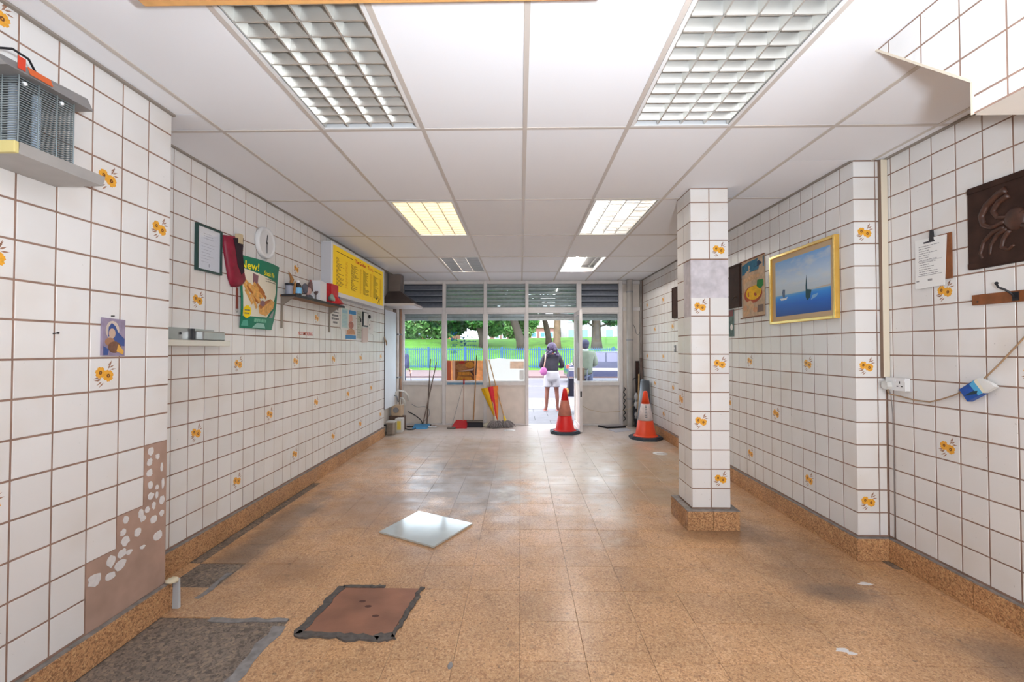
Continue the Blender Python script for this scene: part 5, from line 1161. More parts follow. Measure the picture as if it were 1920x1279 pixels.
# rolls leaning in the corner
def roll(lab, p0, p1, r, m, th=.012):
    t = thing('vinyl_roll', lab, 'roll', p0)
    p0v = Vector(p0); p1v = Vector(p1); d = (p1v-p0v).normalized(); a = d.orthogonal().normalized(); b = d.cross(a); vs = []; n = 22
    for p, rad in ((p0v, r), (p1v, r), (p1v, r-th), (p0v, r-th)):
        for i in range(n): vs.append(p+a*(rad*math.cos(2*math.pi*i/n))+b*(rad*math.sin(2*math.pi*i/n)))
    MB().add(vs, [(k*n+i, k*n+(i+1) % n, ((k+1) % 4)*n+(i+1) % n, ((k+1) % 4)*n+i) for k in range(4) for i in range(n)], 0, True).build('roll_body', m, t)
roll('light grey vinyl roll leaning behind the orange cone', (2.06, 7.98, .02), (2.195, 8.18, .89), .05, mat('roll_grey', (150, 160, 172), .45))
roll('dark grey vinyl roll against the right wall behind the cone', (2.215, 8.0, .01), (2.215, 8.14, .88), .072, mat('roll_dark', (78, 82, 88), .5))
# timbers, bag, umbrella in the corner
for k, (p0, p1, sx, sy, m, lab) in enumerate(((( 2.19, 8.58, 0), (2.20, 8.63, 1.22), .06, .03, M_DWOOD, 'dark brown timber post leaning in the right front corner'), ((2.25, 8.45, 0), (2.262, 8.60, 1.28), .045, .025, mat('dusty_wood', (104, 88, 80), .7, var=.2, vscale=15), 'greyish timber batten leaning beside the dark post'), ((2.12, 8.30, 0), (2.20, 8.52, .98), .024, .018, M_PALEW, 'pale wooden stick leaning before the timber posts'))):
    t = thing('timber_post', lab, 'timber', p0)
    lo = [(p0[0]-sx/2, p0[1]-sy/2, 0), (p0[0]+sx/2, p0[1]-sy/2, 0), (p0[0]+sx/2, p0[1]+sy/2, 0), (p0[0]-sx/2, p0[1]+sy/2, 0)]
    MB().hexa(lo, [(x+p1[0]-p0[0], y+p1[1]-p0[1], p1[2]) for x, y, z in lo]).build('timber', m, t)
bgm = thing('plastic_bag', 'black and white crumpled plastic bag by the grey pipe', 'bag', (2.14, 8.48, 0))
rg = random.Random(21); random.seed(21)
MB().ball((2.14, 8.48, .30), (.05, .05, .30), 14, noise=.16).build('bag_body', mat('black_bag', (40, 42, 50), .3), bgm)
for z in (.22, .42, .56): MB().ball((2.13, 8.44, z), (.035, .025, .07), 10, noise=.25).build('white_fold', mat('bag_white', (196, 196, 198), .35), bgm)
MB().tube([(2.15, 8.50, .55), (2.16, 8.50, .72), (2.155, 8.50, .86), (2.13, 8.50, .905), (2.095, 8.50, .895), (2.085, 8.50, .86)], .008, 8).build('curved_handle', M_BLACK, bgm)
lk = thing('cable_coil', 'dark tangled cable hanging at the shopfront end frame', 'cable', (1.955, 8.62, .1))
MB().tube([(1.955+.018*math.sin(i*1.7), 8.625+.01*math.cos(i*2.1), .72-.03*i) for i in range(22)], .009, 6).build('cable', M_BLACK, lk)
tw_ = thing('loose_flex', 'thin tan flex strung across the panel right of the door', 'cable', (1.5, 8.63, .3))
MB().tube([(1.12, 8.60, .40), (1.3, 8.62, .30), (1.55, 8.63, .25), (1.85, 8.62, .27), (2.0, 8.49, .33), (2.1, 8.46, .42)], .004, 6).build('cable', mat('pale_flex', (206, 180, 140), .6), tw_)
wl2 = thing('wall_flex', 'thin dark cable hooked on the cream panel by the pipe', 'cable', (2.2, 8.69, 1.6))
MB().tube([(2.10, 8.69, 1.90), (2.15, 8.69, 1.90), (2.18, 8.69, 1.83), (2.20, 8.69, 1.74), (2.24, 8.69, 1.71), (2.262, 8.68, 1.76)], .004, 6).build('cable', M_DARKM, wl2)

# brooms and mops under the windows
def pole(mb, p0, p1, r): return mb.cyl(p0, p1, r, r*.9, n=10)
YW = 8.645
b1 = thing('floor_squeegee', 'tall thin brown handled mop upright by the blue dustpan', 'mop', (-1.74, 8.5, 0))
pole(MB(), (-1.75, 8.50, .03), (-1.715, YW, 1.255), .011).build('handle', mat('brown_handle', (104, 84, 72), .5), b1)
MB().bbox(-1.83, -1.67, 8.47, 8.53, 0, .035, .006).build('head', M_DARKM, b1)
b2 = thing('leaning_mop_stick', 'second thin grey brown stick crossing the first below the left window', 'stick', (-1.80, 8.44, 0))
pole(MB(), (-1.82, 8.44, .0), (-1.60, YW, 1.19), .011).build('handle', mat('greybrown_handle', (122, 104, 94), .5), b2)
dp = thing('blue_dustpan', 'blue plastic dustpan lying on the floor', 'dustpan', (-1.83, 8.32, 0))
MB().hexa([(-1.97, 8.22, 0), (-1.70, 8.20, 0), (-1.68, 8.42, 0), (-1.96, 8.42, 0)], [(-1.95, 8.25, .022), (-1.72, 8.23, .022), (-1.68, 8.42, .06), (-1.96, 8.42, .06)]).build('pan', mat('blue_plastic', (70, 152, 206), .45), dp)
MB().cyl((-1.69, 8.32, .025), (-1.53, 8.31, .02), .013, n=10).build('handle', mat('white_plastic', (226, 226, 230), .4), dp)
b3 = thing('red_dustpan', 'red long handled dustpan below the food poster window', 'dustpan', (-1.1, 8.45, 0))
pole(MB(), (-1.07, 8.50, .08), (-1.075, 8.64, .80), .008).build('handle', mat('pinkish_handle', (206, 168, 150), .5), b3)
pole(MB(), (-1.075, 8.635, .775), (-1.077, 8.652, .885), .014).build('grip', mat('red_grip', (196, 16, 22), .4), b3)
MB().hexa([(-1.27, 8.28, 0), (-.98, 8.28, 0), (-.99, 8.52, 0), (-1.22, 8.52, 0)], [(-1.27, 8.28, .012), (-.98, 8.28, .012), (-.99, 8.52, .12), (-1.20, 8.52, .12)]).build('pan', mat('red_plastic', (200, 34, 44), .45), b3)
MB().bbox(-1.33, -1.18, 8.22, 8.30, 0, .03, .008).build('brush_head', mat('grey_brush', (120, 112, 106), .8), b3)
pole(MB(), (-1.26, 8.35, .03), (-1.10, 8.645, .74), .004).build('thin_rod', M_GREY, b3)
b4 = thing('black_broom', 'wide broom with black bristles and dark topped handle', 'broom', (-.86, 8.48, 0))
pole(MB(), (-.875, 8.48, .12), (-.85, 8.645, .95), .011).build('handle', mat('tan_handle', (186, 140, 92), .5, var=.1, vscale=20), b4)
pole(MB(), (-.85, 8.645, .95), (-.835, YW+.005, 1.325), .0112).build('dark_handle_top', mat('dark_handle', (48, 48, 60), .5), b4)
MB().bbox(-1.0, -.70, 8.43, 8.52, .085, .12, .006).build('head', mat('head_grey', (112, 102, 92), .6), b4)
MB().hexa([(-1.01, 8.39, 0), (-.70, 8.39, 0), (-.70, 8.54, 0), (-1.01, 8.54, 0)], [(-.99, 8.44, .086), (-.71, 8.44, .086), (-.71, 8.51, .086), (-.99, 8.51, .086)]).build('bristles', mat('black_bristle', (38, 38, 46), .8, var=.3, vscale=120), b4)
cl = thing('crumpled_cloth', 'crumpled cream cloth on the floor beside the black broom', 'cloth', (-.62, 8.45, 0))
random.seed(5); MB().ball((-.62, 8.45, .035), (.085, .06, .04), 14, noise=.22).build('cloth', mat('cream_cloth', (214, 206, 186), .9), cl)
# folded umbrella, ferrule down
um = thing('folded_umbrella', 'folded red and yellow umbrella leaning below the paper covered window', 'umbrella', (-.43, 8.46, 0))
A0 = Vector((-.43, 8.47, .06)); A1 = Vector((-.66, 8.635, 1.25)); dr_ = (A1-A0).normalized(); ax = dr_.orthogonal().normalized(); ay = dr_.cross(ax)
side = Vector((1, 0, 0)); side = (side-dr_*side.dot(dr_)).normalized(); fwd = dr_.cross(side)
pole(MB(), A0, A1, .008).build('shaft', mat('umbrella_shaft', (214, 186, 150), .45), um)
pole(MB(), A0+dr_*.98, A1, .016).build('grip', mat('umbrella_grip', (222, 196, 160), .5), um)
MB().cyl(A0-dr_*.05, A0+dr_*.03, .006, .01, n=8).build('ferrule', M_DARKM, um)
M_UM = [mat('umbrella_yellow', (244, 190, 16), .55, var=.1, vscale=20), mat('umbrella_red', (222, 30, 54), .55, var=.1, vscale=20), mat('umbrella_orange', (240, 130, 40), .55, var=.1, vscale=20)]
um_c = []
for g_ in range(8):
    t_ = 2*math.pi*((g_+.5)/8)+R(-112); um_c.append(0 if math.cos(t_) < -.3 else 1 if math.cos(t_) < .5 else 2)
for g_ in range(8):
    def gore(a, b, g_=g_):
        t0 = 2*math.pi*(g_/8)+R(-112); t = t0+2*math.pi/8*a
        rad = .012+.135*(b**.85)*(1+.16*math.sin(math.pi*a))*(1 if b < .97 else .97); s_ = b*.66
        wide = 1+.35*(math.cos(t-R(180)) > 0)*abs(math.cos(t))*b
        return A0+dr_*(.03+s_)+side*(math.cos(t)*rad*wide*.85)+fwd*(math.sin(t)*rad*.5)
    MB().grid(gore, 5, 12).build('gore', M_UM[um_c[g_]], um)
def mop(lab, bx, by, top, tw_):
    t = thing('string_mop', lab, 'mop', (bx, by, 0))
    pole(MB(), (bx, by, .12), top, .011).build('handle', M_PALEW, t)
    d = (Vector(top)-Vector((bx, by, .12))).normalized(); b0 = Vector((bx, by, .12))
    MB().cyl(b0-d*.02, b0+d*.09, .035, .014, n=12).build('collar', mat('yellow_collar', (240, 206, 60), .5) if tw_ else mat('pale_collar', (206, 198, 180), .5), t)
    random.seed(int(bx*100)); strands = MB()
    for k in range(60):
        a = random.uniform(0, 2*math.pi); rd = random.uniform(.05, .15)
        ex = bx+(.05 if tw_ else 0)+rd*math.cos(a)*1.1; ey = by-.02+rd*math.sin(a)*.7
        strands.tube([(bx+.012*math.cos(a), by+.012*math.sin(a), .125), (bx+(ex-bx)*.55, by+(ey-by)*.55, .11+random.uniform(-.02, .01)), (bx+(ex-bx)*.9, by+(ey-by)*.9, .045), (ex, ey, .008)], .008, 5)
    tag(strands.build('strands', mat('grey_string', (150, 142, 142), .9, var=.3, vscale=50), t), kind='stuff')
mop('grey string mop with yellow collar left of the door', -.285, 8.44, (-.60, 8.65, 1.24), True)
mop('grey string mop half behind the one with yellow collar', -.46, 8.40, (-.64, 8.648, 1.16), False)

# meters and pipes in the left front corner
m1 = thing('metal_canister', 'grey metal canister on the floor in the left front corner', 'canister', (-2.19, 7.68, 0))
MB().bbox(-2.25, -2.115, 7.60, 7.76, 0, .215, .02).build('canister_body', mat('dull_metal', (150, 140, 128), .4, .4, var=.15, vscale=20), m1)
MB().bbox(-2.255, -2.11, 7.595, 7.765, .205, .232, .008).build('lid', mat('pale_lid', (206, 202, 196), .4), m1); MB().box(-2.30, -2.25, 7.64, 7.70, .15, .17).build('lug', M_DARKM, m1)
m2 = thing('yellow_labelled_box', 'white box with yellow label beside the metal canister', 'box', (-2.10, 7.92, 0))
MB().bbox(-2.17, -2.05, 7.84, 8.02, .0, .24, .006).build('box_body', mat('box_white', (226, 222, 216), .5), m2); MB().box(-2.13, -2.065, 7.838, 7.8395, .05, .2).build('label', mat('label_yellow', (240, 214, 90), .6), m2)
m3 = thing('gas_meter', 'beige gas meter with white pipes in the left front corner', 'gas meter', (-2.2, 8.0, .25))
MB().bbox(-2.30, -2.10, 8.05, 8.2, .25, .45, .02).build('meter_body', mat('meter_beige', (206, 180, 150), .5), m3)
MB().cyl((-2.21, 8.04, .36), (-2.21, 8.05, .36), .05, n=16).build('dial', M_GREY, m3)
Mp = mat('pipe_white', (226, 222, 214), .4)
MB().tube([(-2.25, 8.12, .44), (-2.25, 8.12, .56), (-2.24, 8.14, .66), (-2.20, 8.18, .70), (-2.10, 8.22, .67), (-2.05, 8.25, .60), (-2.04, 8.27, .5)], .017, 10).build('bent_pipe', Mp, m3)
MB().tube([(-2.15, 8.12, .44), (-2.15, 8.12, .52), (-2.14, 8.10, .57), (-2.10, 8.08, .57), (-2.07, 8.10, .52), (-2.07, 8.14, .42)], .014, 10).build('bent_pipe', Mp, m3)
MB().tube([(-2.28, 8.1, .45), (-2.28, 8.1, .58), (-2.25, 8.08, .62), (-2.2, 8.08, .6), (-2.18, 8.1, .5)], .013, 8).build('bent_pipe', M_GREY, m3)
MB().box(-2.33, -2.07, 8.06, 8.2, .0, .249).build('support_block', mat('brown_block', (110, 86, 74), .8), m3)
for k, (pts, r, lab) in enumerate((([(-2.05, 8.3, .30), (-1.95, 8.4, .22), (-1.85, 8.45, .12), (-1.78, 8.4, .02), (-1.6, 8.5, .012)], .009, 'black cable running from the meters along the front wall'), ([(-2.02, 8.45, .42), (-1.93, 8.5, .36), (-1.80, 8.55, .36), (-1.72, 8.55, .30), (-1.73, 8.55, .18), (-1.85, 8.5, .06), (-2.0, 8.4, .02)], .006, 'grey cable looped against the front panel'), ([(-2.1, 8.2, .02), (-2.0, 8.1, .012), (-1.9, 8.15, .012), (-1.95, 8.35, .012), (-2.1, 8.4, .012)], .011, 'black cable coiled flat on the floor by the meters'))):
    t = thing('loose_cable', lab, 'cable', pts[-1]); o = []
    for i in range(len(pts)-1):
        for q in range(5):
            f_ = q/5; p = [Vector(pts[max(i-1, 0)]), Vector(pts[i]), Vector(pts[i+1]), Vector(pts[min(i+2, len(pts)-1)])]
            o.append(.5*((2*p[1])+(-p[0]+p[2])*f_+(2*p[0]-5*p[1]+4*p[2]-p[3])*f_*f_+(-p[0]+3*p[1]-3*p[2]+p[3])*f_**3))
    o.append(Vector(pts[-1])); MB().tube(o, r, 8).build('cable', M_BLACK if k != 1 else M_GREY, t)
# ---------------------------------------------------------------- the street outside
pv = sobj(MB().box(-9, 12, 8.78, 13.5, -.3, -.035), 'pavement', [mat('joint_sand', (96, 94, 92), .9)], 'pale paving slabs outside the shop')
M_SLAB = mat('paving_slab', (128, 128, 132), .8, var=.08, vscale=7, rnd=.08)
rg = random.Random(3)
for j in range(8):
    y0 = 8.80+j*.58
    for i in range(-7, 12):
        x0 = i*.6-.3*(j % 2); MB().box(x0+.004, x0+.596, y0+.004, y0+.576, -.05, -.02+rg.uniform(-.002, .002)).build('paving_slab', M_SLAB, pv)
sobj(MB().box(.153, 1.065, 8.62, 8.80, -.05, .004), 'trim_1', [mat('threshold_metal', (190, 186, 182), .4, .3)], 'metal door threshold')
sobj(MB().bbox(-40, 40, 13.5, 13.65, -.3, -.02, .01), 'trim_2', [mat('kerb_stone', (120, 118, 118), .8, var=.1, vscale=3)], 'near kerb of the road')
rd = sobj(MB().box(-60, 60, 13.65, 24.5, -.4, -.10), 'road', [mat('asphalt', (96, 95, 104), .85, var=.08, vscale=2)], 'grey asphalt road')
for y, wd in ((18.9, .3), (23.6, .28)): MB().box(-40, 40, y, y+wd, -.10, -.096).build('road_line', mat('road_white', (196, 196, 200), .7), rd)
sobj(MB().box(-60, 60, 24.5, 31.4, -.4, -.0), 'far_pavement', [mat('reddish_paving', (112, 90, 90), .85, var=.12, vscale=1.2)], 'reddish pavement across the road')
M_GRASS = mat('grass', (74, 126, 22), .9, var=.3, vscale=1.3, bump=.8, bscale=14)
def bank(a, b):
    x = -70+a*140; y = 31.4+b*60
    z = 0 if b < .01 else min(2.55, max(0, (y-31.4)*.205))+.12*math.sin(x*.21+y*.13)*min(1, b*9)
    return (x, y, z)
tag(MB().grid(bank, 60, 50).build('grass_bank', M_GRASS), 'bright green grass bank behind the blue railings', 'grass', kind='stuff')
# blue railings, nearest posts and pickets in the windows' view
M_RAIL = mat('blue_rail', (22, 78, 130), .5)
fe = thing('blue_railing', 'blue vertical bar railing in front of the grass bank', 'fence', (0, 32, 0))
pk = MB().box(-.028, .028, 31.985, 32.015, .10, 1.55).mesh('picket', M_RAIL, (0, 32, 0))
for k in range(200):
    x = -14.925+k*.15
    o = bpy.data.objects.new('picket', pk); COL.objects.link(o); o.parent = fe; o.location = (x, 0, 0)
for z in (.22, 1.42): MB().box(-15, 15, 31.98, 32.02, z, z+.05).build('rail', M_RAIL, fe)
pm_ = MB().box(-.06, .06, 31.94, 32.06, 0, 1.62).mesh('post', M_RAIL, (0, 32, 0))
for k in range(12):
    o = bpy.data.objects.new('post', pm_); COL.objects.link(o); o.parent = fe; o.location = (-14.3+k*2.6, 0, 0)
# trees
M_BARK = mat('bark', (74, 64, 58), .9, var=.25, vscale=3, bump=1, bscale=12); M_BARKT = mat('tan_bark', (112, 94, 76), .9, var=.2, vscale=3)
M_LEAFS = [mat('leaf_%d' % i, c, .7, var=.35, vscale=1.2) for i, c in enumerate(((48, 104, 44), (82, 134, 62), (34, 78, 46), (110, 150, 84)))]
def crown(c, r, n, size, seed, m, parent):
    rg = random.Random(seed); mb = MB()
    for k in range(n):
        while True:
            p = Vector((rg.uniform(-1, 1), rg.uniform(-1, 1), rg.uniform(-1, 1)))
            if .35 < p.length < 1: break
        q = Vector(c)+Vector((p.x*r[0], p.y*r[1], p.z*r[2])); s_ = size*rg.uniform(.6, 1.4)
        a = Vector((rg.uniform(-1, 1), rg.uniform(-1, 1), rg.uniform(-1, 1))).normalized(); b = a.orthogonal().normalized()
        mb.add([q-a*s_, q+b*s_*.6, q+a*s_, q-b*s_*.6], [(0, 1, 2, 3)], rg.randrange(2))
    return mb.build('foliage', m, parent)
def tree(name, lab, x, y, zb, lean, h, r0, bark, cr, n, sd, mm, branches=()):
    t = thing(name, lab, 'tree', (x, y, zb), 'trees beyond the road')
    pts = [(x+lean*(i/6)**1.4, y, zb-.2+h*i/6) for i in range(7)]
    MB().tube(pts, r0, 12, taper=[r0*(1.25 if i == 0 else 1-.07*i) for i in range(7)]).build('trunk', bark, t)
    for (f, dx, dz, r) in branches:
        i = int(f*6); p = pts[i]; MB().tube([p, (p[0]+dx*.5, p[1]-.3, p[2]+dz*.4), (p[0]+dx, p[1]-.5, p[2]+dz)], r, 8, taper=[r, r*.8, r*.5]).build('branch', bark, t)
    for (dx, dy, dz, rx, ry, rz) in cr: crown((pts[-1][0]+dx, y+dy, zb+dz), (rx, ry, rz), n, .22, sd+int(dx*10), mm, t)
L0, L1, L2, L3 = M_LEAFS
tree('park_tree', 'leaning dark trunked tree behind the third shop window', .15, 39, 1.5, -1.9, 5.2, .42, M_BARK, [(0, 0, 4.6, 3.6, 2.5, 2.0), (-1.8, 0, 3.0, 1.5, 1.6, 1.2), (-.7, 2, 2.0, .9, .9, .9), (1.9, 2, 2.3, .5, .8, .7)], 1200, 10, [L0, L1], [(.6, 1.6, 1.8, .16)])
tree('park_tree', 'tan trunked tree seen through the open doorway', 3.1, 39, 1.5, .15, 6, .34, M_BARKT, [(-.6, 0, 6.4, 3, 2.5, 1.9), (-2.2, 1, 2.5, .6, 1.0, .6)], 800, 20, [L0, L1], [(.5, -1.2, 1.4, .14)])
tree('park_tree', 'dark leaning tree between the doorway trunk and the woman', 2.6, 41, 1.9, -1.2, 5, .3, M_BARK, [(0, 0, 6, 2.4, 2, 1.5)], 700, 30, [L2, L0])
tree('park_tree', 'tree behind the window right of the door', 6.5, 39, 1.5, -.1, 6, .44, M_BARK, [(-.5, 0, 4.8, 3.2, 2.2, 1.6), (1.6, 0, 2.5, 1.0, 1.0, .5), (-1.2, 0, 2.5, .7, 1, .4)], 700, 40, [L2, L0], [(.5, 1.5, 1.2, .15), (.34, 1.5, .6, .09), (.34, -1.1, .6, .09)])
tree('park_tree', 'leaning tree behind the poster window', -3.2, 40, 1.7, -1.9, 5.6, .36, M_BARK, [(-.6, 0, 4.2, 3.0, 2.0, 1.5), (-2.0, 0, 3.0, 1.8, 1.4, 1.3), (1.4, 0, 4.2, 1.8, 1.6, 1.4), (.9, 1.5, 2.1, .9, 1, .6), (-.8, 1.5, 1.9, 1.0, 1, .8)], 1100, 50, [L2, L0])
for k, (x, y, lab) in enumerate(((-10.5, 44, 'pale green bushy tree behind the leftmost window, left'), (-8.2, 45, 'pale green bushy tree behind the leftmost window, right'), (-.3, 50, 'bushy tree far behind the third window'), (-13.5, 46, 'bushy tree at the far left beyond the street'))):
    t = thing('bushy_tree', lab, 'tree', (x, y, 2.5), 'trees beyond the road')
    MB().cyl((x, y, 2.3), (x, y, 4.5), .18, .12, n=8).build('trunk', M_BARK, t)
    crown((x, y, 4.0), (2.1, 1.5, 1.8), 1700, .2, 60+k, [L1, L3], t); crown((x+.8, y, 5.8), (2.0, 1.4, 1.7), 1000, .2, 70+k, [L0, L1], t)
# buildings
def building(name, lab, x0, x1, y, z1, wallm, rows, cols, winm, x_pad=.6, z0=2.0, trimm=None):
    t = thing(name, lab, 'building', ((x0+x1)/2, y, z0))
    MB().box(x0, x1, y, y+8, z0, z1).build('walls', wallm, t)
    MB().box(x0-.2, x1+.2, y-.2, y+8.2, z1, z1+.3).build('parapet', trimm or M_WHITE, t)
    for r_ in range(rows):
        for c_ in range(cols):
            a = x0+x_pad+(x1-x0-2*x_pad)*(c_+.15)/cols; b = x0+x_pad+(x1-x0-2*x_pad)*(c_+.85)/cols; v0 = z0+.9+(z1-z0-.9)*r_/rows; v1 = v0+(z1-z0-.9)/rows*.6
            f = MB().box(a, b, y-.08, y, v0, v1).build('window', M_WHITE, t); MB().box(a+.12, b-.12, y-.1, y-.08, v0+.12, v1-.12).build('pane', winm, f)
M_WIN = mat('far_window', (120, 140, 150), .2); M_WING = mat('green_far_window', (120, 170, 160), .3)
building('white_terrace', 'long white building with pale green windows beyond the right trees', 5.5, 22, 62, 9.5, mat('white_render', (160, 160, 166), .8), 3, 9, M_WING)
building('brick_block', 'brick and white apartment block beyond the leftmost window', -18, -9.5, 64, 12, mat('far_brick', (150, 96, 66), .85, var=.1, vscale=2), 4, 4, M_WIN)
building('low_building', 'low pinkish building beyond the doorway', .6, 5.0, 58, 4.2, mat('pink_brick', (140, 100, 98), .85), 1, 3, mat('blue_far_window', (90, 140, 200), .4))
building('brick_house', 'pinkish brick house behind the leaning tree', -4.5, -.2, 66, 7.2, mat('pale_brick', (140, 104, 98), .85), 2, 3, M_WIN)
# passing car on the road
ca = thing('dark_car', 'dark blue grey car on the road behind the woman', 'car', (4.1, 21.6, -.1))
M_CAR = mat('car_paint', (54, 56, 86), .25, .3, coat=.6); CY_ = 21.6
def carP(u, v, w_): return (2.1+u, CY_-w_, -.1+v)
bodyp = [(0, .3), (.05, .75), (.55, .95), (1.05, 1.42), (2.5, 1.46), (3.0, 1.0), (3.75, .88), (3.95, .6), (3.95, .3)]
n_ = len(bodyp)
sec = MB(); ws = [(-.82, .96), (-.72, 1), (.72, 1), (.82, .96)]
vs = [carP(u*(1 if s_ == 1 else .99)+.01, .3+(v-.3)*s_, w_) for w_, s_ in ws for u, v in bodyp]
sec.add(vs, [(k*n_+i, k*n_+(i+1) % n_, (k+1)*n_+(i+1) % n_, (k+1)*n_+i) for k in range(3) for i in range(n_)]+[list(range(n_))[::-1], list(range(3*n_, 4*n_))])
sec.build('car_body', M_CAR, ca, solid=True)
MB().prism([(.72, .98), (1.12, 1.36), (1.75, 1.38), (1.75, .98)], carP, .80, .826).build('side_window', mat('car_glass', (110, 108, 132), .1), ca)
MB().prism([(1.82, .98), (1.82, 1.38), (2.45, 1.38), (2.85, .98)], carP, .80, .826).build('side_window', mat('car_glass', (110, 108, 132), .1), ca)
MB().prism([(.1, .58), (3.9, .55), (3.9, .66), (.1, .70)], carP, .80, .832).build('side_strip', mat('car_strip', (206, 196, 214), .3), ca)
for u in (.75, 3.2):
    for s_ in (-1, 1):
        wv = MB().cyl(carP(u, .31, s_*.66), carP(u, .31, s_*.84), .31, n=20).build('wheel', M_BLACK, ca); MB().cyl(carP(u, .31, s_*.80), carP(u, .31, s_*.85), .17, n=14).build('hub_cap', M_STEEL, wv)
for u, c_ in ((.0, 'car_tail'), (3.9, 'car_head')): MB().prism(rect(u, .68, u+.1, .82), carP, .60, .83).build('lamp', mat(c_, (226, 60, 50) if u < 1 else (236, 236, 226), .3), ca)

# ---------------------------------------------------------------- people on the pavement
GZ = -.02
M_SKIN1 = mat('skin_a', (140, 88, 74), .6); M_SKIN2 = mat('skin_b', (150, 100, 80), .6); M_SKIN3 = mat('skin_c', (214, 168, 148), .6)
def hand(vs, es, roots, wrist, d, up, s_=1):
    """palm and five fingers as short chains from a wrist; d = direction of the hand, up = thumb side"""
    d = Vector(d).normalized(); up = Vector(up); up = (up-d*up.dot(d)).normalized(); nrm = d.cross(up); w_ = Vector(wrist)
    a = len(vs); vs.append(tuple(w_)+(.024*s_, .018*s_)); vs.append(tuple(w_+d*.05*s_)+(.036*s_, .016*s_)); vs.append(tuple(w_+d*.085*s_)+(.036*s_, .014*s_)); es += [(a, a+1), (a+1, a+2)]
    for k, (o_, l) in enumerate(((.028, .06), (.010, .07), (-.009, .066), (-.027, .052))):
        b = len(vs); base = w_+d*.07*s_+up*o_*s_; roots.append(b)
        vs += [tuple(base)+(.009*s_,), tuple(base+d*l*.6*s_+nrm*.006)+(.0085*s_,), tuple(base+d*l*.95*s_+nrm*.03*s_)+(.0075*s_,)]; es += [(b, b+1), (b+1, b+2)]
    b = len(vs); roots.append(b); base = w_+d*.03*s_+up*.022*s_
    vs += [tuple(base)+(.011*s_,), tuple(base+d*.025*s_+up*.028*s_)+(.010*s_,), tuple(base+d*.055*s_+up*.034*s_+nrm*.01)+(.0085*s_,)]; es += [(b, b+1), (b+1, b+2)]
    return a
def face(t, c, fd, m, s_=1):
    """nose, eyes, mouth, ears on a head centre c looking along fd"""
    fd = Vector(fd).normalized(); sd = fd.cross(Vector((0, 0, 1))).normalized(); c = Vector(c)
    MB().tube([c+fd*.088*s_+Vector((0, 0, .012)), c+fd*.112*s_+Vector((0, 0, -.022)), c+fd*.09*s_+Vector((0, 0, -.034))], .01, 8, taper=[.007, .014, .010]).build('nose', m, t)
    for k in (-1, 1):
        MB().ball(c+fd*.088*s_+sd*.032*k+Vector((0, 0, .012)), .011, 8).build('eye', M_BLACK, t)
        MB().ball(c+sd*.079*k*s_+Vector((0, 0, -.005)), (.012, .02, .03), 8).build('ear', m, t)
    MB().ball(c+fd*.088*s_+Vector((0, 0, -.06)), (.024, .012, .007), 8).build('mouth', mat('lips', (150, 84, 78), .5), t)
def head_mesh(t, c, m, r=(.078, .095, .115)): return MB().ball(c, r, 18).build('head', m, t)

# woman: dark jacket, white shorts, back to the shop
wx, wy = .745, 10.85
wo = thing('person', 'person in dark jacket and white shorts with pink bag outside the door', 'person', (wx, wy, GZ))
vs = []; es = []
def V(x, y, z, *r): vs.append((wx+x, wy+y, GZ+z)+r); return len(vs)-1
pel = V(0, 0, .86, .15, .11); wst = V(0, .01, 1.02, .13, .10); chs = V(0, .01, 1.20, .15, .105); nck0 = V(0, .01, 1.335, .055, .055); nck = V(0, .02, 1.40, .048, .05)
hd_ = V(0, .03, 1.49, .082, .09); htop = V(0, .03, 1.555, .06, .07); es += [(pel, wst), (wst, chs), (chs, nck0), (nck0, nck), (nck, hd_), (hd_, htop)]
roots = [pel]
for s_ in (-1, 1):
    hip = V(s_*.085, 0, .80, .088); kn = V(s_*.115, .01, .46, .054); cf = V(s_*.125, -.015, .32, .052); an = V(s_*.13, 0, .085, .033); ft = V(s_*.145, .02, .04, .034, .03); toe = V(s_*.165, .16, .025, .036, .02)
    es += [(pel, hip), (hip, kn), (kn, cf), (cf, an), (an, ft), (ft, toe)]
    heel = V(s_*.14, -.04, .035, .03); es.append((ft, heel))
    sh_ = V(s_*.175, .01, 1.29, .052); el = V(s_*.255, -.01, 1.05, .042); wrr = V(s_*.17, .20, 1.04, .026); es += [(chs, sh_), (sh_, el), (el, wrr)]
    hnd = hand(vs, es, roots, (wx+s_*.165, wy+.215, GZ+1.04), (-s_*.35, .8, .1), (0, 0, 1)); es.append((wrr, hnd))
skin('body', vs, es, M_SKIN1, wo, 2, roots)
jk = []; je = []
def J(x, y, z, *r): jk.append((wx+x, wy+y, GZ+z)+r); return len(jk)-1
j0 = J(0, 0, .86, .185, .145); j1 = J(0, .01, 1.02, .165, .13); j2 = J(0, .01, 1.2, .185, .135); j3 = J(0, .015, 1.33, .09, .085); je += [(j0, j1), (j1, j2), (j2, j3)]
for s_ in (-1, 1):
    a = J(s_*.18, .01, 1.285, .072); b = J(s_*.265, -.01, 1.05, .06); c = J(s_*.185, .16, 1.04, .045); je += [(j2, a), (a, b), (b, c)]
skin('jacket', jk, je, mat('dark_jacket', (50, 48, 60), .7, var=.2, vscale=12), wo, 2, 0)
sm = MB()
for s_ in (-1, 1): sm.lathe([(.105, .57), (.108, .60), (.10, .78), (.09, .86)], (wx+s_*.09, wy, GZ), 16)
sm.lathe([(.165, .70), (.175, .78), (.17, .90), (.155, .95)], (wx, wy, GZ), 20, rot=Matrix.Diagonal((1, .8, 1)))
sm.build('shorts', mat('white_shorts', (190, 188, 194), .8), wo)
random.seed(8)
hm = MB().ball((wx, wy+.01, GZ+1.50), (.118, .125, .125), 18, noise=.06)
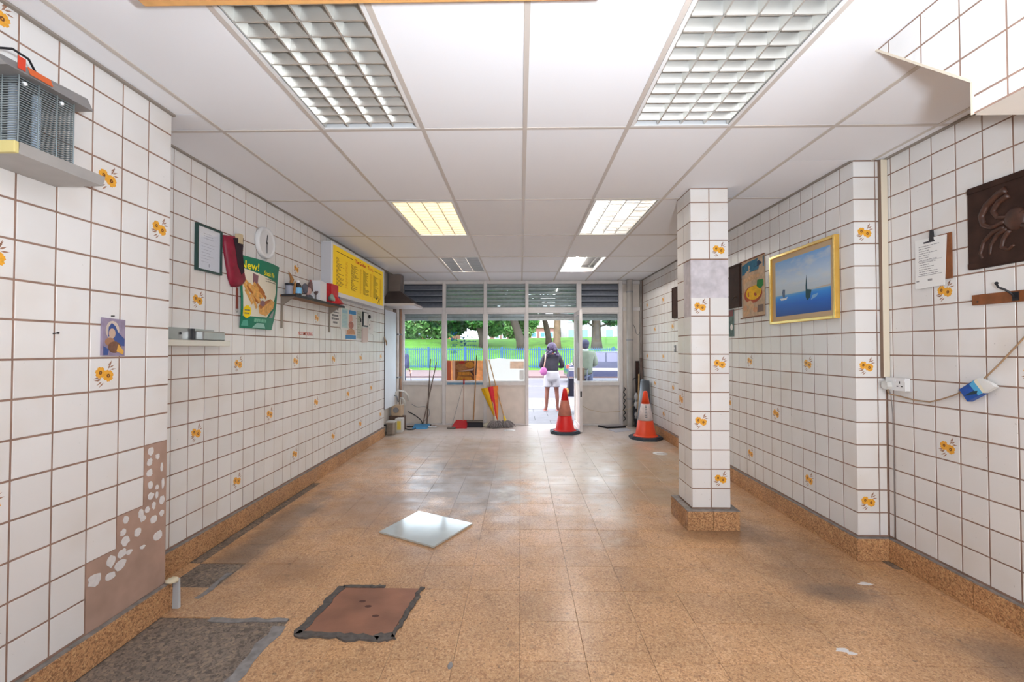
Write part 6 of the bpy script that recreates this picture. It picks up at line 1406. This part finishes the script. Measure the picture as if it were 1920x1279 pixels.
for k in range(40):
    a = random.uniform(0, 2*math.pi); z = random.uniform(1.28, 1.52); r_ = .10+.05*(1.52-z)/.24
    hm.ball((wx+r_*math.cos(a), wy-.03+.8*r_*math.sin(a)-.02, GZ+z), random.uniform(.026, .042), 8)
hm.build('curly_hair', mat('purple_black_hair', (74, 62, 92), .6, var=.4, vscale=40), wo)
face(wo, (wx, wy+.03, GZ+1.48), (0, 1, 0), M_SKIN1)
for s_ in (-1, 1): MB().bbox(wx+s_*.15-.05, wx+s_*.15+.05, wy-.08, wy+.19, GZ, GZ+.015, .006).build('sandal', mat('sandal_pink', (176, 110, 104), .6), wo)
bg_ = thing('shoulder_bag', 'pink shoulder bag on the left hip of the person outside', 'bag', (wx-.2, wy-.12, GZ+.85))
MB().ball((wx-.205, wy-.15, GZ+.945), (.085, .05, .10), 14, noise=.05).build('bag_body', mat('pink_bag', (186, 104, 166), .5, var=.15, vscale=20), bg_)
MB().tube([(wx-.20, wy-.16, GZ+1.02), (wx-.17, wy-.155, GZ+1.18), (wx-.15, wy-.12, GZ+1.34), (wx-.145, wy+.0, GZ+1.375), (wx-.15, wy+.12, GZ+1.3), (wx-.19, wy+.16, GZ+1.1)], .014, 8).build('strap', mat('tan_strap', (206, 166, 150), .6), bg_)

# man behind the window, back to the shop
mx_, my_ = 1.50, 10.6
ma = thing('person', 'person in grey green jacket and jeans behind the right window', 'person', (mx_, my_, GZ))
def figure(t, x, y, h, skinm, coat, trousers, hair, arms, hem=.82, fdir=(0, 1, 0), shoes=M_BLACK, coat_name='jacket'):
    k = h/1.70; vs = []; es = []
    def V(a, b, z, *r): vs.append((x+a*k, y+b*k, GZ+z*k)+tuple(q*k for q in r)); return len(vs)-1
    pel = V(0, 0, .92, .15, .11); wst = V(0, 0, 1.08, .14, .11); chs = V(0, 0, 1.27, .165, .115); n0 = V(0, 0, 1.41, .06); n1 = V(0, .01, 1.46, .055); hd_ = V(0, .02, 1.57, .08, .092); tp = V(0, .02, 1.645, .06, .07)
    es += [(pel, wst), (wst, chs), (chs, n0), (n0, n1), (n1, hd_), (hd_, tp)]; roots = [pel]; jv = []; je = []; tv = []; te = []
    def Jv(L_, a, b, z, *r): L_.append((x+a*k, y+b*k, GZ+z*k)+tuple(q*k for q in r)); return len(L_)-1
    c0 = Jv(jv, 0, 0, hem, .205, .155); c1 = Jv(jv, 0, 0, 1.08, .18, .14); c2 = Jv(jv, 0, 0, 1.27, .20, .145); c3 = Jv(jv, 0, .005, 1.42, .085, .08); je += [(c0, c1), (c1, c2), (c2, c3)]
    t0 = Jv(tv, 0, 0, .98, .165, .125)
    for s_, (ex, ey, ez), (wx_, wy_, wz), hdir in arms:
        sh_ = V(s_*.19, 0, 1.36, .055); el = V(ex, ey, ez, .042); wr2 = V(wx_, wy_, wz, .027); es += [(chs, sh_), (sh_, el), (el, wr2)]
        hh = hand(vs, es, roots, (x+wx_*k, y+wy_*k, GZ+wz*k), hdir, (0, 0, 1) if abs(hdir[2]) < .7 else (0, 1, 0), k); es.append((wr2, hh))
        a = Jv(jv, s_*.195, 0, 1.355, .08); b = Jv(jv, ex, ey, ez, .064); c = Jv(jv, ex+(wx_-ex)*.9, ey+(wy_-ey)*.9, ez+(wz-ez)*.9, .048); je += [(c2, a), (a, b), (b, c)]
        hip = V(s_*.09, 0, .85, .09); kn = V(s_*.10, .015, .48, .055); an = V(s_*.105, 0, .08, .035); ft = V(s_*.115, .12, .035, .038, .025); es += [(pel, hip), (hip, kn), (kn, an), (an, ft)]
        p0 = Jv(tv, s_*.09, 0, .84, .105); p1 = Jv(tv, s_*.10, .015, .48, .078); p2 = Jv(tv, s_*.105, 0, .10, .065); te += [(t0, p0), (p0, p1), (p1, p2)]
        MB().ball((x+s_*.11*k, y+.06*k, GZ+.04*k), (.05*k, .135*k, .045*k), 12).build('shoe', shoes, t)
    skin('body', vs, es, skinm, t, 2, roots); skin(coat_name, jv, je, coat, t, 2, 0); skin('trousers', tv, te, trousers, t, 2, 0)
    MB().ball((x, y+(.005-.03*fdir[1])*k, GZ+1.60*k), (.098*k, .105*k, .095*k), 16, noise=.02).ball((x-.02*fdir[0], y-.05*fdir[1]*k, GZ+1.55*k), (.085*k, .07*k, .08*k), 12).build('hair', hair, t)
    face(t, (x, y+.02*k, GZ+1.56*k), fdir, skinm, k)
figure(ma, mx_, my_, 1.70, M_SKIN2, mat('grey_green_jacket', (110, 120, 104), .8, var=.15, vscale=9), mat('pale_jeans', (88, 96, 124), .8, var=.3, vscale=10), mat('dark_cap_hair', (52, 56, 82), .8),
       [(-1, (-.25, .0, 1.12), (-.14, .22, 1.08), (.4, .8, .05)), (1, (.25, .0, 1.12), (.14, .22, 1.08), (-.4, .8, .05))], hem=.78)
MB().lathe([(.075, 1.405), (.082, 1.44), (.072, 1.47)], (mx_, my_+.005, GZ), 18).build('collar', mat('pale_collar2', (196, 206, 200), .8), ma)
# passer-by with a cane at the left window edge
px_, py_ = -2.80, 10.4
pb = thing('person', 'person in navy coat with a cane at the left window edge', 'person', (px_, py_, GZ))
figure(pb, px_, py_, 1.62, M_SKIN3, mat('navy_coat', (56, 60, 92), .8, var=.15, vscale=9), mat('dark_trousers', (58, 58, 74), .8), mat('grey_hair', (150, 146, 146), .8),
       [(-1, (-.26, .02, 1.12), (-.24, .12, .90), (0, .3, -1)), (1, (.22, -.06, 1.18), (.235, -.03, 1.06), (.3, .0, -.35))], hem=.70, coat_name='coat')
cn = thing('walking_cane', 'dark walking cane held by the person at the left window', 'cane', (-2.33, 10.36, GZ))
MB().cyl((-2.53, 10.37, GZ+.98), (-2.40, 10.36, GZ), .011, n=8).build('shaft', mat('cane_brown', (96, 66, 66), .5), cn)
MB().tube([(-2.53, 10.37, GZ+.97), (-2.54, 10.37, GZ+1.0), (-2.56, 10.37, GZ+1.012), (-2.60, 10.37, GZ+1.005)], .013, 8).build('handle', mat('cane_brown', (96, 66, 66), .5), cn)
MB().cyl((-2.402, 10.36, GZ), (-2.405, 10.36, GZ+.03), .014, n=8).build('rubber_tip', M_BLACK, cn)
# pushchair half hidden by the door
pc = thing('pushchair', 'dark pushchair half hidden behind the open door', 'pushchair', (1.2, 10.5, GZ))
M_FR = mat('pushchair_frame', (150, 156, 170), .35, .6)
for s_ in (0, .42):
    x = 1.07+s_
    MB().tube([(x, 10.30, GZ+.06), (x, 10.42, GZ+.42), (x, 10.2, GZ+.95), (x, 10.12, GZ+1.02)], .012, 8).build('frame_tube', M_FR, pc); MB().tube([(x, 10.85, GZ+.07), (x, 10.5, GZ+.45), (x, 10.42, GZ+.55)], .012, 8).build('frame_tube', M_FR, pc)
    for y in (10.30, 10.85):
        MB().tube([(x-.0, y+.075*math.cos(a), GZ+.085+.075*math.sin(a)) for a in [i*math.pi/8 for i in range(17)]], .012, 6).build('wheel', M_BLACK, pc); MB().cyl((x-.012, y, GZ+.085), (x+.012, y, GZ+.085), .05, n=10).build('wheel_hub', M_FR, pc)
MB().cyl((1.07, 10.12, GZ+1.02), (1.49, 10.12, GZ+1.02), .014, n=8).build('push_bar', M_BLACK, pc)
MB().hexa([(1.07, 10.42, GZ+.38), (1.49, 10.42, GZ+.38), (1.49, 10.75, GZ+.36), (1.07, 10.75, GZ+.36)], [(1.08, 10.30, GZ+.80), (1.48, 10.30, GZ+.80), (1.48, 10.42, GZ+.80), (1.08, 10.42, GZ+.80)]).build('seat', mat('pushchair_cloth', (46, 46, 66), .8), pc)
MB().ball((1.03, 10.32, GZ+.50), (.06, .08, .09), 10, noise=.15).build('hanging_pouch', mat('ochre_cloth', (206, 160, 92), .8), pc)
